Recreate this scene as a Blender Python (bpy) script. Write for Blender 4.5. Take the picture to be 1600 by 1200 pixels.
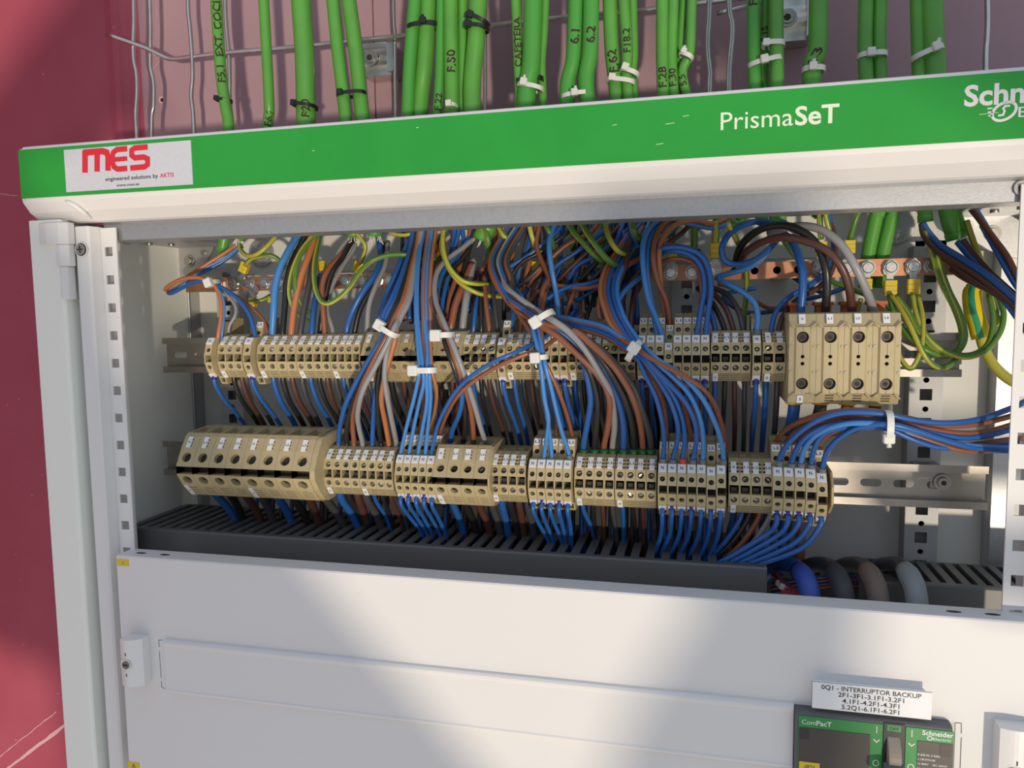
import bpy, bmesh, math, random
from mathutils import Vector, Matrix
random.seed(7)
R = random.Random(11)
S = 0.001                                   # everything below is in millimetres
PI = math.pi
sc = bpy.context.scene
col = sc.collection
for o in list(bpy.data.objects):
    bpy.data.objects.remove(o, do_unlink=True)

# ------------------------------------------------------------------ camera
RX = Vector((0.9706367, 0.24016136, -0.01367175))
UX = Vector((-0.00863644, 0.09159098, 0.99575926))
WX = Vector((-0.2403951, 0.96640241, -0.0909757))
CP = Vector((516.04, -588.01, 214.61))
FPX = 1198.735
cam = bpy.data.cameras.new('camera')
camo = bpy.data.objects.new('camera', cam)
col.objects.link(camo)
cam.sensor_width = 36.0
cam.lens = FPX * 36.0 / 1600.0
cam.clip_start = 0.01
cam.clip_end = 50
M4 = Matrix(((RX.x, UX.x, -WX.x, CP.x * S), (RX.y, UX.y, -WX.y, CP.y * S), (RX.z, UX.z, -WX.z, CP.z * S), (0, 0, 0, 1)))
camo.matrix_world = M4
sc.camera = camo

# ------------------------------------------------------------------ light
sc.view_settings.view_transform = 'Standard'
sc.view_settings.look = 'None'
sc.view_settings.gamma = 1.0
sc.view_settings.use_curve_mapping = False
sc.view_settings.exposure = 0.0
w = bpy.data.worlds.new('world')
sc.world = w
w.use_nodes = True
nt = w.node_tree
for n in list(nt.nodes): nt.nodes.remove(n)
out = nt.nodes.new('ShaderNodeOutputWorld'); bg = nt.nodes.new('ShaderNodeBackground')
tc = nt.nodes.new('ShaderNodeTexCoord'); sep = nt.nodes.new('ShaderNodeSeparateXYZ')
cr = nt.nodes.new('ShaderNodeValToRGB')
mr = nt.nodes.new('ShaderNodeMapRange')
nt.links.new(tc.outputs['Generated'], sep.inputs[0])
nt.links.new(sep.outputs['Z'], mr.inputs['Value'])
mr.inputs['From Min'].default_value = -1; mr.inputs['From Max'].default_value = 1
nt.links.new(mr.outputs[0], cr.inputs[0])
cr.color_ramp.elements[0].position = 0.0; cr.color_ramp.elements[0].color = (1.0, 0.93, 0.85, 1)
cr.color_ramp.elements[1].position = 1.0; cr.color_ramp.elements[1].color = (0.62, 0.80, 1.0, 1)
e = cr.color_ramp.elements.new(0.33); e.color = (0.92, 0.88, 0.84, 1)
e = cr.color_ramp.elements.new(0.47); e.color = (0.31, 0.32, 0.34, 1)
e = cr.color_ramp.elements.new(0.62); e.color = (0.52, 0.58, 0.70, 1)
nt.links.new(cr.outputs[0], bg.inputs[0]); nt.links.new(bg.outputs[0], out.inputs[0])
bg.inputs[1].default_value = 0.88
SUND = Vector((-0.45, 1.0, 0.30)).normalized()   # light comes low from the front right (glare off the ground)
sun = bpy.data.lights.new('sun', 'SUN'); suno = bpy.data.objects.new('sun', sun); col.objects.link(suno)
sun.energy = 2.2; sun.angle = math.radians(1.9); sun.color = (1.0, 0.85, 0.66)
suno.rotation_euler = SUND.to_track_quat('-Z', 'Y').to_euler()
suno.location = (1.6, -2.5, -0.4)

# ------------------------------------------------------------------ geometry from the survey of the photo
def at(x, y, Y=0.0):
    """point where the sight line of photo pixel (x, y) meets the depth plane Y (mm)"""
    d = RX * ((x - 800) / FPX) - UX * ((y - 600) / FPX) + WX
    return CP + d * ((Y - CP.y) / d.y)

# ------------------------------------------------------------------ materials
MATS = {}
def mat(name, rgb, rough=0.5, metal=0.0, noise=0.0, nscale=300.0, bump=0.0, bscale=1500.0, spec=0.5, coat=0.0, rgb2=None, trans=0.0, sss=0.0):
    if name in MATS: return MATS[name]
    m = bpy.data.materials.new(name); m.use_nodes = True
    t = m.node_tree; b = t.nodes['Principled BSDF']
    b.inputs['Base Color'].default_value = (*rgb, 1)
    b.inputs['Roughness'].default_value = rough
    b.inputs['Metallic'].default_value = metal
    b.inputs['Specular IOR Level'].default_value = spec
    b.inputs['Coat Weight'].default_value = coat
    if trans: b.inputs['Transmission Weight'].default_value = trans
    if noise or bump:
        c = t.nodes.new('ShaderNodeTexCoord')
    if noise:
        n = t.nodes.new('ShaderNodeTexNoise'); n.inputs['Scale'].default_value = nscale; n.inputs['Detail'].default_value = 4
        t.links.new(c.outputs['Object'], n.inputs['Vector'])
        r = t.nodes.new('ShaderNodeValToRGB')
        r.color_ramp.elements[0].position = 0.3; r.color_ramp.elements[1].position = 0.7
        a = rgb2 if rgb2 else tuple(min(1, v * (1 - noise)) for v in rgb)
        z = rgb if rgb2 else tuple(min(1, v * (1 + noise)) for v in rgb)
        r.color_ramp.elements[0].color = (*a, 1); r.color_ramp.elements[1].color = (*z, 1)
        t.links.new(n.outputs['Fac'], r.inputs[0]); t.links.new(r.outputs[0], b.inputs['Base Color'])
    if bump:
        n2 = t.nodes.new('ShaderNodeTexNoise'); n2.inputs['Scale'].default_value = bscale; n2.inputs['Detail'].default_value = 2
        t.links.new(c.outputs['Object'], n2.inputs['Vector'])
        bp = t.nodes.new('ShaderNodeBump'); bp.inputs['Strength'].default_value = bump; bp.inputs['Distance'].default_value = 0.0005
        t.links.new(n2.outputs['Fac'], bp.inputs['Height']); t.links.new(bp.outputs[0], b.inputs['Normal'])
    MATS[name] = m
    return m
WHITE = mat('white_powder_coat', (0.72, 0.71, 0.70), 0.5, bump=0.10, bscale=700)
WHITE2 = mat('offwhite_side_paint', (0.84, 0.86, 0.80), 0.42, bump=0.05, bscale=700)
PLASTW = mat('white_plastic', (0.74, 0.73, 0.71), 0.35)
INNER = mat('grey_inner_paint', (0.60, 0.60, 0.56), 0.45, noise=0.03, nscale=12)
GREEN = mat('green_fascia', (0.018, 0.30, 0.035), 0.28, noise=0.05, nscale=20, bump=0.04, bscale=900)
LETTER = mat('pale_lettering', (0.72, 0.80, 0.62), 0.4)
GALV = mat('galvanised_steel', (0.46, 0.47, 0.48), 0.42, 0.8, noise=0.05, nscale=400, bump=0.10, bscale=900)
STEEL = mat('zinc_steel', (0.62, 0.62, 0.58), 0.28, 1.0, noise=0.08, nscale=90)
RAILM = mat('rail_steel', (0.36, 0.335, 0.30), 0.36, 0.9, noise=0.10, nscale=60)
UPR = mat('upright_steel', (0.42, 0.43, 0.43), 0.5, 0.2, noise=0.05, nscale=40)
COPPER = mat('copper', (0.47, 0.23, 0.13), 0.42, 0.75, noise=0.18, nscale=70)
TAN = mat('tan_plastic', (0.45, 0.37, 0.205), 0.5, noise=0.03, nscale=200)
TANG = mat('tan_grey_plastic', (0.43, 0.38, 0.26), 0.5)
SOCK = mat('dark_socket', (0.03, 0.025, 0.02), 0.7)
SCREW = mat('screw_metal', (0.42, 0.41, 0.38), 0.35, 0.9)
DSCREW = mat('dark_screw', (0.06, 0.055, 0.05), 0.4, 0.6)
TAGW = mat('marker_white', (0.78, 0.79, 0.80), 0.45)
INK = mat('black_ink', (0.02, 0.02, 0.02), 0.5)
HAND = mat('marker_ink', (0.035, 0.012, 0.008), 0.6)
DUCT = mat('dark_grey_duct', (0.105, 0.108, 0.105), 0.42, bump=0.03, bscale=800)
FERR = mat('grey_ferrule', (0.16, 0.165, 0.175), 0.5)
FERRG = mat('green_ferrule', (0.015, 0.10, 0.03), 0.5)
FERRR = mat('red_ferrule', (0.60, 0.05, 0.03), 0.45)
FERRB = mat('navy_ferrule', (0.02, 0.02, 0.24), 0.45)
BLUE = mat('blue_pvc', (0.02, 0.105, 0.35), 0.33)
BLUE2 = mat('light_blue_pvc', (0.055, 0.22, 0.55), 0.33)
BROWN = mat('brown_pvc', (0.255, 0.092, 0.045), 0.33)
BROWN2 = mat('dark_brown_pvc', (0.085, 0.036, 0.027), 0.35)
BLACK = mat('black_pvc', (0.018, 0.018, 0.017), 0.3)
GREY = mat('grey_pvc', (0.27, 0.27, 0.28), 0.36)
DGREY = mat('dark_grey_pvc', (0.055, 0.055, 0.06), 0.36)
ORANGE = mat('orange_brown_pvc', (0.43, 0.16, 0.06), 0.36)
GYG = mat('earth_green_pvc', (0.085, 0.20, 0.03), 0.36)
GYY = mat('earth_yellow_pvc', (0.44, 0.42, 0.06), 0.36)
YBOOT = mat('yellow_boot', (0.66, 0.50, 0.02), 0.4)
YSLV = mat('yellow_sleeve', (0.80, 0.62, 0.01), 0.42)
TEAL = mat('green_stripe', (0.03, 0.32, 0.16), 0.42)
CABG = mat('green_cable_sheath', (0.09, 0.30, 0.05), 0.36, noise=0.05, nscale=40, rgb2=(0.10, 0.36, 0.045))
CABG2 = mat('green_cable_sheath_fresh', (0.065, 0.315, 0.045), 0.34)
NYW = mat('white_nylon', (0.68, 0.69, 0.64), 0.4)
NYB = mat('black_nylon', (0.012, 0.012, 0.013), 0.35)
YSTK = mat('yellow_sticker', (0.72, 0.52, 0.03), 0.5)
STKG = mat('silver_sticker', (0.56, 0.57, 0.62), 0.4, noise=0.04, nscale=600)
RED = mat('red_print', (0.62, 0.02, 0.035), 0.4)
ORCLIP = mat('orange_clip', (0.45, 0.09, 0.02), 0.5)
BRKD = mat('breaker_grey', (0.10, 0.105, 0.11), 0.55, bump=0.2, bscale=1500)
BRKP = mat('breaker_panel', (0.06, 0.05, 0.044), 0.4)
BRKB = mat('breaker_black', (0.03, 0.03, 0.03), 0.35)
BRKG = mat('breaker_green', (0.03, 0.25, 0.06), 0.35)
LEVER = mat('lever_beige', (0.30, 0.25, 0.21), 0.5)
PINKL = mat('red_wires', (0.42, 0.07, 0.06), 0.4)
SLVB = mat('blue_sleeve', (0.045, 0.09, 0.42), 0.55, bump=0.15, bscale=500)
SLVK = mat('black_sleeve', (0.05, 0.052, 0.058), 0.6, bump=0.3, bscale=900)
SLVN = mat('brown_sleeve', (0.19, 0.14, 0.11), 0.6, bump=0.3, bscale=900)
SLVG = mat('grey_sleeve', (0.28, 0.30, 0.31), 0.55, bump=0.15, bscale=700)

def wall_material():
    m = bpy.data.materials.new('pink_painted_metal'); m.use_nodes = True
    t = m.node_tree; b = t.nodes['Principled BSDF']
    b.inputs['Roughness'].default_value = 0.38
    c = t.nodes.new('ShaderNodeTexCoord')
    n = t.nodes.new('ShaderNodeTexNoise'); n.inputs['Scale'].default_value = 9; n.inputs['Detail'].default_value = 6
    t.links.new(c.outputs['Object'], n.inputs['Vector'])
    r = t.nodes.new('ShaderNodeValToRGB')
    r.color_ramp.elements[0].position = 0.3; r.color_ramp.elements[0].color = (0.37, 0.075, 0.115, 1)
    r.color_ramp.elements[1].position = 0.75; r.color_ramp.elements[1].color = (0.42, 0.10, 0.145, 1)
    t.links.new(n.outputs['Fac'], r.inputs[0])
    # small pale chips in the paint
    v = t.nodes.new('ShaderNodeTexVoronoi'); v.inputs['Scale'].default_value = 46
    t.links.new(c.outputs['Object'], v.inputs['Vector'])
    cr2 = t.nodes.new('ShaderNodeValToRGB'); cr2.color_ramp.elements[0].position = 0.030; cr2.color_ramp.elements[1].position = 0.045
    cr2.color_ramp.elements[0].color = (1, 1, 1, 1); cr2.color_ramp.elements[1].color = (0, 0, 0, 1)
    t.links.new(v.outputs['Distance'], cr2.inputs[0])
    mx = t.nodes.new('ShaderNodeMix'); mx.data_type = 'RGBA'
    t.links.new(cr2.outputs[0], mx.inputs['Factor']); t.links.new(r.outputs[0], mx.inputs['A'])
    mx.inputs['B'].default_value = (0.75, 0.42, 0.46, 1)
    t.links.new(mx.outputs['Result'], b.inputs['Base Color'])
    return m
PINK = wall_material()
# faded mauve panel behind the cables
PINK2 = mat('faded_mauve_metal', (0.37, 0.24, 0.275), 0.42, noise=0.07, nscale=7, bump=0.03, bscale=300)
SCRATCH = mat('pale_scratch', (0.66, 0.42, 0.44), 0.6)

# ------------------------------------------------------------------ mesh builder
GLY = {}
def glyph(s, bold=0.0):
    k = (s, bold)
    if k in GLY: return GLY[k]
    c = bpy.data.curves.new('g', 'FONT'); c.body = s; c.size = 1.0; c.resolution_u = 3; c.offset = bold
    c.fill_mode = 'FRONT'
    o = bpy.data.objects.new('g', c); col.objects.link(o)
    bpy.context.view_layer.update()
    me = bpy.data.meshes.new_from_object(o.evaluated_get(bpy.context.evaluated_depsgraph_get()))
    vs = [(v.co.x, v.co.y) for v in me.vertices]; fs = [tuple(p.vertices) for p in me.polygons]
    bpy.data.objects.remove(o, do_unlink=True); bpy.data.curves.remove(c); bpy.data.meshes.remove(me)
    if vs:
        x0 = min(v[0] for v in vs); x1 = max(v[0] for v in vs); y0 = min(v[1] for v in vs); y1 = max(v[1] for v in vs)
    else: x0 = x1 = y0 = y1 = 0
    # 0.70 of the size is the capital height in the built-in font
    GLY[k] = (vs, fs, x0, x1, y0, y1)
    return GLY[k]

class MB:
    def __init__(s, *mats):
        s.v = []; s.f = []; s.m = []; s.sm = []; s.mats = list(mats)
    def mi(s, m):
        if m not in s.mats: s.mats.append(m)
        return s.mats.index(m)
    def poly(s, pts, m, smooth=False):
        b = len(s.v); s.v += [Vector(p) for p in pts]; s.f.append(tuple(range(b, b + len(pts)))); s.m.append(s.mi(m)); s.sm.append(smooth)
    def box(s, x0, x1, y0, y1, z0, z1, m):
        b = len(s.v)
        s.v += [Vector(p) for p in ((x0,y0,z0),(x1,y0,z0),(x1,y1,z0),(x0,y1,z0),(x0,y0,z1),(x1,y0,z1),(x1,y1,z1),(x0,y1,z1))]
        for q in ((0,3,2,1),(4,5,6,7),(0,1,5,4),(1,2,6,5),(2,3,7,6),(3,0,4,7)):
            s.f.append(tuple(b + i for i in q)); s.m.append(s.mi(m)); s.sm.append(False)
    def prism(s, prof, x0, x1, m, axis='x', smooth=False):
        n = len(prof); b = len(s.v)
        for xx in (x0, x1):
            for (a, c) in prof:
                s.v.append(Vector((xx, a, c)) if axis == 'x' else (Vector((a, c, xx)) if axis == 'z' else Vector((a, xx, c))))
        for i in range(n):
            j = (i + 1) % n
            s.f.append((b + i, b + j, b + n + j, b + n + i)); s.m.append(s.mi(m)); s.sm.append(smooth)
        s.f.append(tuple(b + i for i in range(n))[::-1]); s.m.append(s.mi(m)); s.sm.append(False)
        s.f.append(tuple(b + n + i for i in range(n))); s.m.append(s.mi(m)); s.sm.append(False)
    def cyl(s, c, ax, r, h, m, n=16, r2=None, cap=True, smooth=True):
        c = Vector(c); ax = Vector(ax).normalized(); r2 = r if r2 is None else r2
        u = ax.orthogonal().normalized(); v = ax.cross(u); b = len(s.v)
        for (cc, rr) in ((c, r), (c + ax * h, r2)):
            for i in range(n):
                a = 2 * PI * i / n; s.v.append(cc + u * (rr * math.cos(a)) + v * (rr * math.sin(a)))
        for i in range(n):
            j = (i + 1) % n
            s.f.append((b + i, b + j, b + n + j, b + n + i)); s.m.append(s.mi(m)); s.sm.append(smooth)
        if cap:
            s.f.append(tuple(b + i for i in range(n))[::-1]); s.m.append(s.mi(m)); s.sm.append(False)
            s.f.append(tuple(b + n + i for i in range(n))); s.m.append(s.mi(m)); s.sm.append(False)
    def tube(s, path, rad, m, n=10, cap=True, m2=None, frac=0.4, twist=0.0, ph=0.0, closed=False):
        P = [Vector(p) for p in path]; k = len(P)
        T = []
        for i in range(k):
            a = P[(i - 1) % k] if (i or closed) else P[0]; c = P[(i + 1) % k] if (i < k - 1 or closed) else P[-1]
            d = c - a
            T.append(d.normalized() if d.length > 1e-9 else Vector((0, 0, 1)))
        nrm = T[0].orthogonal().normalized()
        # start the frame on a fixed world direction so stripes are repeatable
        ref = Vector((0, -1, 0)); q = ref - T[0] * ref.dot(T[0])
        if q.length > 0.1: nrm = q.normalized()
        b = len(s.v)
        for i in range(k):
            nrm = nrm - T[i] * nrm.dot(T[i])
            nrm = nrm.normalized() if nrm.length > 1e-6 else T[i].orthogonal().normalized()
            bn = T[i].cross(nrm); rr = rad[i] if isinstance(rad, (list, tuple)) else rad
            for j in range(n):
                a = 2 * PI * j / n + ph + twist * i
                s.v.append(P[i] + nrm * (rr * math.cos(a)) + bn * (rr * math.sin(a)))
        mi = s.mi(m); mi2 = s.mi(m2) if m2 else mi
        for i in range(k if closed else k - 1):
            i2 = (i + 1) % k
            for j in range(n):
                j2 = (j + 1) % n
                s.f.append((b + i * n + j, b + i * n + j2, b + i2 * n + j2, b + i2 * n + j)); s.sm.append(True)
                s.m.append(mi2 if (m2 and j < n * frac) else mi)
        if cap and not closed:
            s.f.append(tuple(b + j for j in range(n))[::-1]); s.m.append(mi); s.sm.append(False)
            s.f.append(tuple(b + (k - 1) * n + j for j in range(n))); s.m.append(mi); s.sm.append(False)
    def rect(s, o, U, V, a0, a1, b0, b1, m):
        s.poly((o + U * a0 + V * b0, o + U * a1 + V * b0, o + U * a1 + V * b1, o + U * a0 + V * b1), m)
    def hole(s, o, U, V, W, H, cx, cy, r, dep, m, md, n=14):
        """rectangular face o + a*U + b*V with a round socket"""
        N = U.cross(V).normalized()
        angs = sorted([2 * PI * i / n for i in range(n)] + [math.atan2(yy - cy, xx - cx) % (2 * PI) for xx in (0, W) for yy in (0, H)])
        inn = []; outr = []
        for a in angs:
            ca, sa = math.cos(a), math.sin(a); t = 1e9
            if ca > 1e-6: t = min(t, (W - cx) / ca)
            if ca < -1e-6: t = min(t, -cx / ca)
            if sa > 1e-6: t = min(t, (H - cy) / sa)
            if sa < -1e-6: t = min(t, -cy / sa)
            rr = min(r, t * 0.97)
            inn.append(o + U * (cx + ca * rr) + V * (cy + sa * rr)); outr.append(o + U * (cx + ca * t) + V * (cy + sa * t))
        k = len(angs)
        for i in range(k):
            j = (i + 1) % k
            s.poly((inn[i], outr[i], outr[j], inn[j]), m)
            s.poly((inn[i], inn[j], inn[j] - N * dep, inn[i] - N * dep), m, True)
        s.poly([p - N * dep for p in inn], md)
    def recess(s, o, U, V, W, H, a0, a1, b0, b1, dep, m, md, mw=None, floor=True):
        N = U.cross(V).normalized(); mw = mw or m
        for q in ((0, W, 0, b0), (0, W, b1, H), (0, a0, b0, b1), (a1, W, b0, b1)):
            if q[1] - q[0] > 1e-6 and q[3] - q[2] > 1e-6: s.rect(o, U, V, *q, m)
        P = [o + U * a0 + V * b0, o + U * a1 + V * b0, o + U * a1 + V * b1, o + U * a0 + V * b1]
        for i in range(4):
            j = (i + 1) % 4
            s.poly((P[i], P[j], P[j] - N * dep, P[i] - N * dep), mw)
        if floor: s.poly([p - N * dep for p in P], md)
    def text(s, st, o, U, V, h, m, width=None, align='l', off=0.12, bold=0.0, valign='b'):
        """flat lettering; h = capital height (mm)"""
        vs, fs, x0, x1, y0, y1 = glyph(st, bold)
        if not vs: return
        k = h / 0.70; kx = k if width is None else width / max(1e-6, (x1 - x0))
        N = U.cross(V).normalized(); b = len(s.v)
        ox = -x0 if align == 'l' else -(x0 + x1) / 2
        oy = 0 if valign == 'b' else -0.35
        for (x, y) in vs: s.v.append(o + U * ((x + ox) * kx) + V * ((y + oy) * k) + N * off)
        for f in fs:
            s.f.append(tuple(b + i for i in f)); s.m.append(s.mi(m)); s.sm.append(False)
    def stroke(s, pts, wd, o, U, V, m, off=0.15, closed=False):
        """flat mitred line of width wd through 2-D points"""
        N = U.cross(V).normalized(); n = len(pts); L = []; Rr = []
        for i in range(n):
            p = Vector(pts[i]); a = Vector(pts[i - 1]) if (i or closed) else None; c = Vector(pts[(i + 1) % n]) if (i < n - 1 or closed) else None
            d1 = (p - a).normalized() if a is not None else (c - p).normalized()
            d2 = (c - p).normalized() if c is not None else d1
            nn = Vector((-(d1 + d2).y, (d1 + d2).x))
            nn = nn.normalized() if nn.length > 1e-6 else Vector((-d1.y, d1.x))
            kk = wd / 2 / max(0.4, nn.dot(Vector((-d1.y, d1.x))))
            L.append(p + nn * kk); Rr.append(p - nn * kk)
        rng = n if closed else n - 1
        for i in range(rng):
            j = (i + 1) % n
            s.poly([o + U * q.x + V * q.y + N * off for q in (Rr[i], Rr[j], L[j], L[i])], m)
    def build(s, name, parent=None, bevel=0.0, seg=1, origin=None):
        me = bpy.data.meshes.new(name)
        og = Vector(origin) if origin is not None else Vector((0, 0, 0))
        me.from_pydata([tuple((p - og) * S) for p in s.v], [], s.f)
        for m in s.mats: me.materials.append(m)
        me.polygons.foreach_set('material_index', s.m); me.polygons.foreach_set('use_smooth', s.sm)
        me.update()
        o = bpy.data.objects.new(name, me); col.objects.link(o); o.location = og * S
        if bevel:
            bm = o.modifiers.new('bevel', 'BEVEL'); bm.width = bevel * S; bm.segments = seg; bm.limit_method = 'ANGLE'; bm.angle_limit = math.radians(40)
        if parent is not None: adopt(o, parent)
        return o

def adopt(o, p):
    o.parent = p
    q = p; off = Vector((0, 0, 0))
    while q is not None: off += q.location; q = q.parent
    o.location = o.location - off
def tag(o, label=None, cat=None, group=None, kind=None):
    if label: o['label'] = label
    if cat: o['category'] = cat
    if group: o['group'] = group
    if kind: o['kind'] = kind
    return o
def thing(name, loc, label, cat, group=None):
    o = bpy.data.objects.new(name, None); col.objects.link(o); o.location = Vector(loc) * S
    o.empty_display_size = 0.01
    return tag(o, label, cat, group)
X, Yv, Z = Vector((1, 0, 0)), Vector((0, 1, 0)), Vector((0, 0, 1))

def spline(P, sub=5):
    P = [Vector(p) for p in P]
    if len(P) < 3: return P
    out = []
    for i in range(len(P) - 1):
        p0 = P[i - 1] if i else P[0] * 2 - P[1]; p1 = P[i]; p2 = P[i + 1]
        p3 = P[i + 2] if i + 2 < len(P) else P[-1] * 2 - P[-2]
        for k in range(sub):
            t = k / sub
            out.append(0.5 * ((2 * p1) + (p2 - p0) * t + (2 * p0 - 5 * p1 + 4 * p2 - p3) * t * t + (3 * p1 - p0 - 3 * p2 + p3) * t ** 3))
    out.append(P[-1])
    return out

# ================================================================== the setting
# corrugated rear wall: folded sheet with a raised rib left of the cabinet and a seam
m = MB(PINK)
prof = [(-900, 226), (-185, 226), (-172, 222), (-166, 214), (-158, 214), (-152, 222), (-146, 232), (-142, 232)]
th = 3
for i in range(len(prof) - 1):
    (a, b), (c, d) = prof[i], prof[i + 1]
    m.poly(((a, b, -900), (c, d, -900), (c, d, 1300), (a, b, 1300)), PINK, smooth=i > 0)
m.poly(((-900, 226 + 20, -900), (-900, 246, 1300), (-142, 246, 1300), (-142, 246, -900)), PINK)
m.poly(((-900, 226, 1300), (-142, 232, 1300), (-142, 246, 1300), (-900, 246, 1300)), PINK)
o = m.build('wall_left'); tag(o, 'deep pink painted metal wall left of the cabinet with a folded rib', kind='structure')
m = MB(PINK2)
m.box(-142, 158.6, 232, 246, -900, 1300, PINK2)
m.box(160.2, 1500, 232, 246, -900, 1300, PINK2)
m.box(158.6, 160.2, 236, 246, -900, 1300, PINK2)
o = m.build('wall_back'); tag(o, 'faded mauve metal wall behind the cables and cabinet', kind='structure')
m = MB(PINK); m.box(-560, -550, -500, 240, -900, 1300, PINK)  # panel added out of view to darken the pink wall
o = m.build('light_blocker_side'); tag(o, 'unseen pink panel added left of frame to block light from the side', kind='structure')
m = MB(PINK2); m.box(-560, 1500, -60, 246, 1000, 1012, PINK2)  # panel added out of view to keep sky light off the wall
o = m.build('light_blocker_top'); tag(o, 'unseen panel added above the frame to block light from the sky', kind='structure')
# scratches and a screw hole on the wall
m = MB(SCRATCH)
for (p, q, wd) in (((-20, 1225), (108, 1128), 5.5), ((0, 1182), (88, 1112), 1.6), ((-4, 302), (27, 306), 1.2), ((300 - 62, 108), (262, 84), 0.8)):
    a = at(*p, 225.6 if q[0] < 200 else 231.6); b = at(*q, 225.6 if q[0] < 200 else 231.6)
    n = 14; pts = []
    for i in range(n + 1):
        t = i / n; pts.append(a.lerp(b, t) + Vector((0, 0, R.uniform(-1, 1) * 0.7)))
    d = (b - a).normalized(); up = Vector((-d.z, 0, d.x))
    for i in range(n):
        w1 = wd * R.uniform(0.5, 1) / 2; w2 = wd * R.uniform(0.5, 1) / 2
        m.poly((pts[i] - up * w1, pts[i + 1] - up * w2, pts[i + 1] + up * w2, pts[i] + up * w1), SCRATCH)
o = m.build('trim_1'); tag(o, 'pale scratches in the pink wall paint', kind='structure')
m = MB(SCRATCH, SOCK)
c = at(253, 156, 231.8); m.cyl(c, (0, -1, 0), 4.2, 0.4, SCRATCH); m.cyl(c + Vector((0.5, -0.4, -0.3)), (0, -1, 0), 2.4, 0.2, SOCK)
o = m.build('trim_2'); tag(o, 'small drilled hole with chipped edge in the mauve wall', kind='structure')

# unseen slabs added behind the viewpoint, cut to cast the broad soft shade
def shade(name, pts, t, label):
    d = Vector((0.45, -1.0, -0.30)) * t
    m = MB(WHITE2)
    a = [Vector((x, -18, z)) + d for (x, z) in pts]; b = [p + Vector((0, -40, 0)) for p in a]
    m.poly(a[::-1], WHITE2); m.poly(b, WHITE2)
    for i in range(len(a)):
        j = (i + 1) % len(a); m.poly((a[i], a[j], b[j], b[i]), WHITE2)
    o = m.build(name); tag(o, label, kind='structure'); return o
shade('shade_slab_left', [(-237, 424), (-118, 528), (-60, 620), (-28, 620), (-28, 404), (0, 382), (-12, 375), (-70, 373), (-74, 340), (3, 263), (16, 170), (150, 62), (205, -4), (325, -135), (400, -215), (400, -700), (-150, -700), (-200, -330), (-306, -306), (-420, 100)], 1450, 'added slab behind the viewpoint, outline cut to shade the left side')
shade('shade_slab_right', [(455, 290), (600, 290), (600, 165), (626, 60), (632, 0), (625, -110), (600, -260), (440, -260), (478, -105), (530, -10), (508, 60), (458, 150)], 1450, 'added slab behind the viewpoint, outline cut to shade right of centre')
shade('shade_slab_top', [(640, 374), (600, 395), (600, 620), (1000, 620), (1000, 320), (720, 330)], 1450, 'added slab behind the viewpoint, outline cut to shade the upper right')
shade('shade_slab_low', [(704, 6), (692, 52), (900, 52), (900, 4)], 900, 'added slab behind the viewpoint, cut to shade the lower right interior')

# ================================================================== cabinet shell
cab = thing('electrical_cabinet', (330, 80, -200), 'tall white metal electrical cabinet, door off, with green top fascia', 'cabinet')
ZB = -330
def part(mb, name, parent=cab, bevel=0.0, seg=1, label=None):
    o = mb.build(name, parent, bevel, seg)
    if label: o['label'] = label
    return o
HL, HR = -64, 1010
m = MB(WHITE)
hp = [(-22, 366), (-26, 365), (-28, 362), (-28, 321), (-27, 317), (-20, 309), (-8, 301.5), (-2, 300.5), (0, 305), (2, 366)]
m.prism(hp, HL + 4, HR - 4, WHITE)
# rounded end caps
hp2 = [(y if y > -5 else y + 1.2, z if z < 350 else z - 1.0) for (y, z) in hp]
m.prism(hp2, HL, HL + 4, WHITE); m.prism(hp2, HR - 4, HR, WHITE)
hdr = part(m, 'header', bevel=0.9, seg=2)
m = MB(WHITE)   # moulded swoosh at the left of the header bevel
pts = [at(102, 314, -28.2), at(118, 322, -25), at(132, 333, -20), at(143, 341, -12)]
m.tube(spline(pts), [0.8, 1.6, 2.2, 2.4, 2.4, 2.3, 2.2, 2.0, 2.0, 1.9, 1.8, 1.6, 1.4, 1.2, 1.0, 0.6][:len(spline(pts))], WHITE, 8)
part(m, 'moulded_ridge', hdr)
m = MB(GREEN)
m.box(HL + 2.0, HR - 2.0, -28.9, -27.6, 320.6, 362.0, GREEN)
gp = part(m, 'green_fascia', hdr)
# lettering PrismaSeT
TX = lambda px, py, Y=-28.9: at(px, py, Y)
m = MB(LETTER)
o0 = TX(1126, 203.5); 
m.text('Prisma', o0, X, Z, 12.0, LETTER, width=at(1239, 196, -28.9).x - o0.x, off=0.15)
o1 = Vector((at(1242, 196, -28.9).x, -28.9, o0.z))
m.text('SeT', o1, X, Z, 12.0, LETTER, width=at(1311, 190, -28.9).x - o1.x, off=0.15, bold=0.022)
part(m, 'product_lettering', gp)
m = MB(PLASTW)
o0 = TX(1506, 166); zz = o0.z
m.text('Schneider', o0, X, Z, 12.6, PLASTW, width=74, off=0.15, bold=0.028)
cx, cz = at(1569, 174, -28.9).x, at(1569, 174, -28.9).z
pts = [(cx + 6.4 * math.cos(a) + 2.0 * math.sin(a), cz + 5.6 * math.sin(a)) for a in [2 * PI * k / 26 for k in range(26)]]
m.stroke(pts, 1.7, Vector((0, -28.9, 0)), X, Z, PLASTW, closed=True)
m.stroke([(cx + 3.2, cz + 3.2), (cx + 0.4, cz + 3.2), (cx - 0.6, cz + 1.8), (cx + 0.2, cz), (cx - 0.6, cz - 2.2), (cx - 3.4, cz - 2.4)], 1.3, Vector((0, -28.9, 0)), X, Z, PLASTW)
for k in range(3):
    m.stroke([(cx - 9.6 + k * 0.3, cz + 2.4 - 2.3 * k), (cx - 6.6, cz + 2.4 - 2.3 * k)], 0.9, Vector((0, -28.9, 0)), X, Z, PLASTW)
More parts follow.
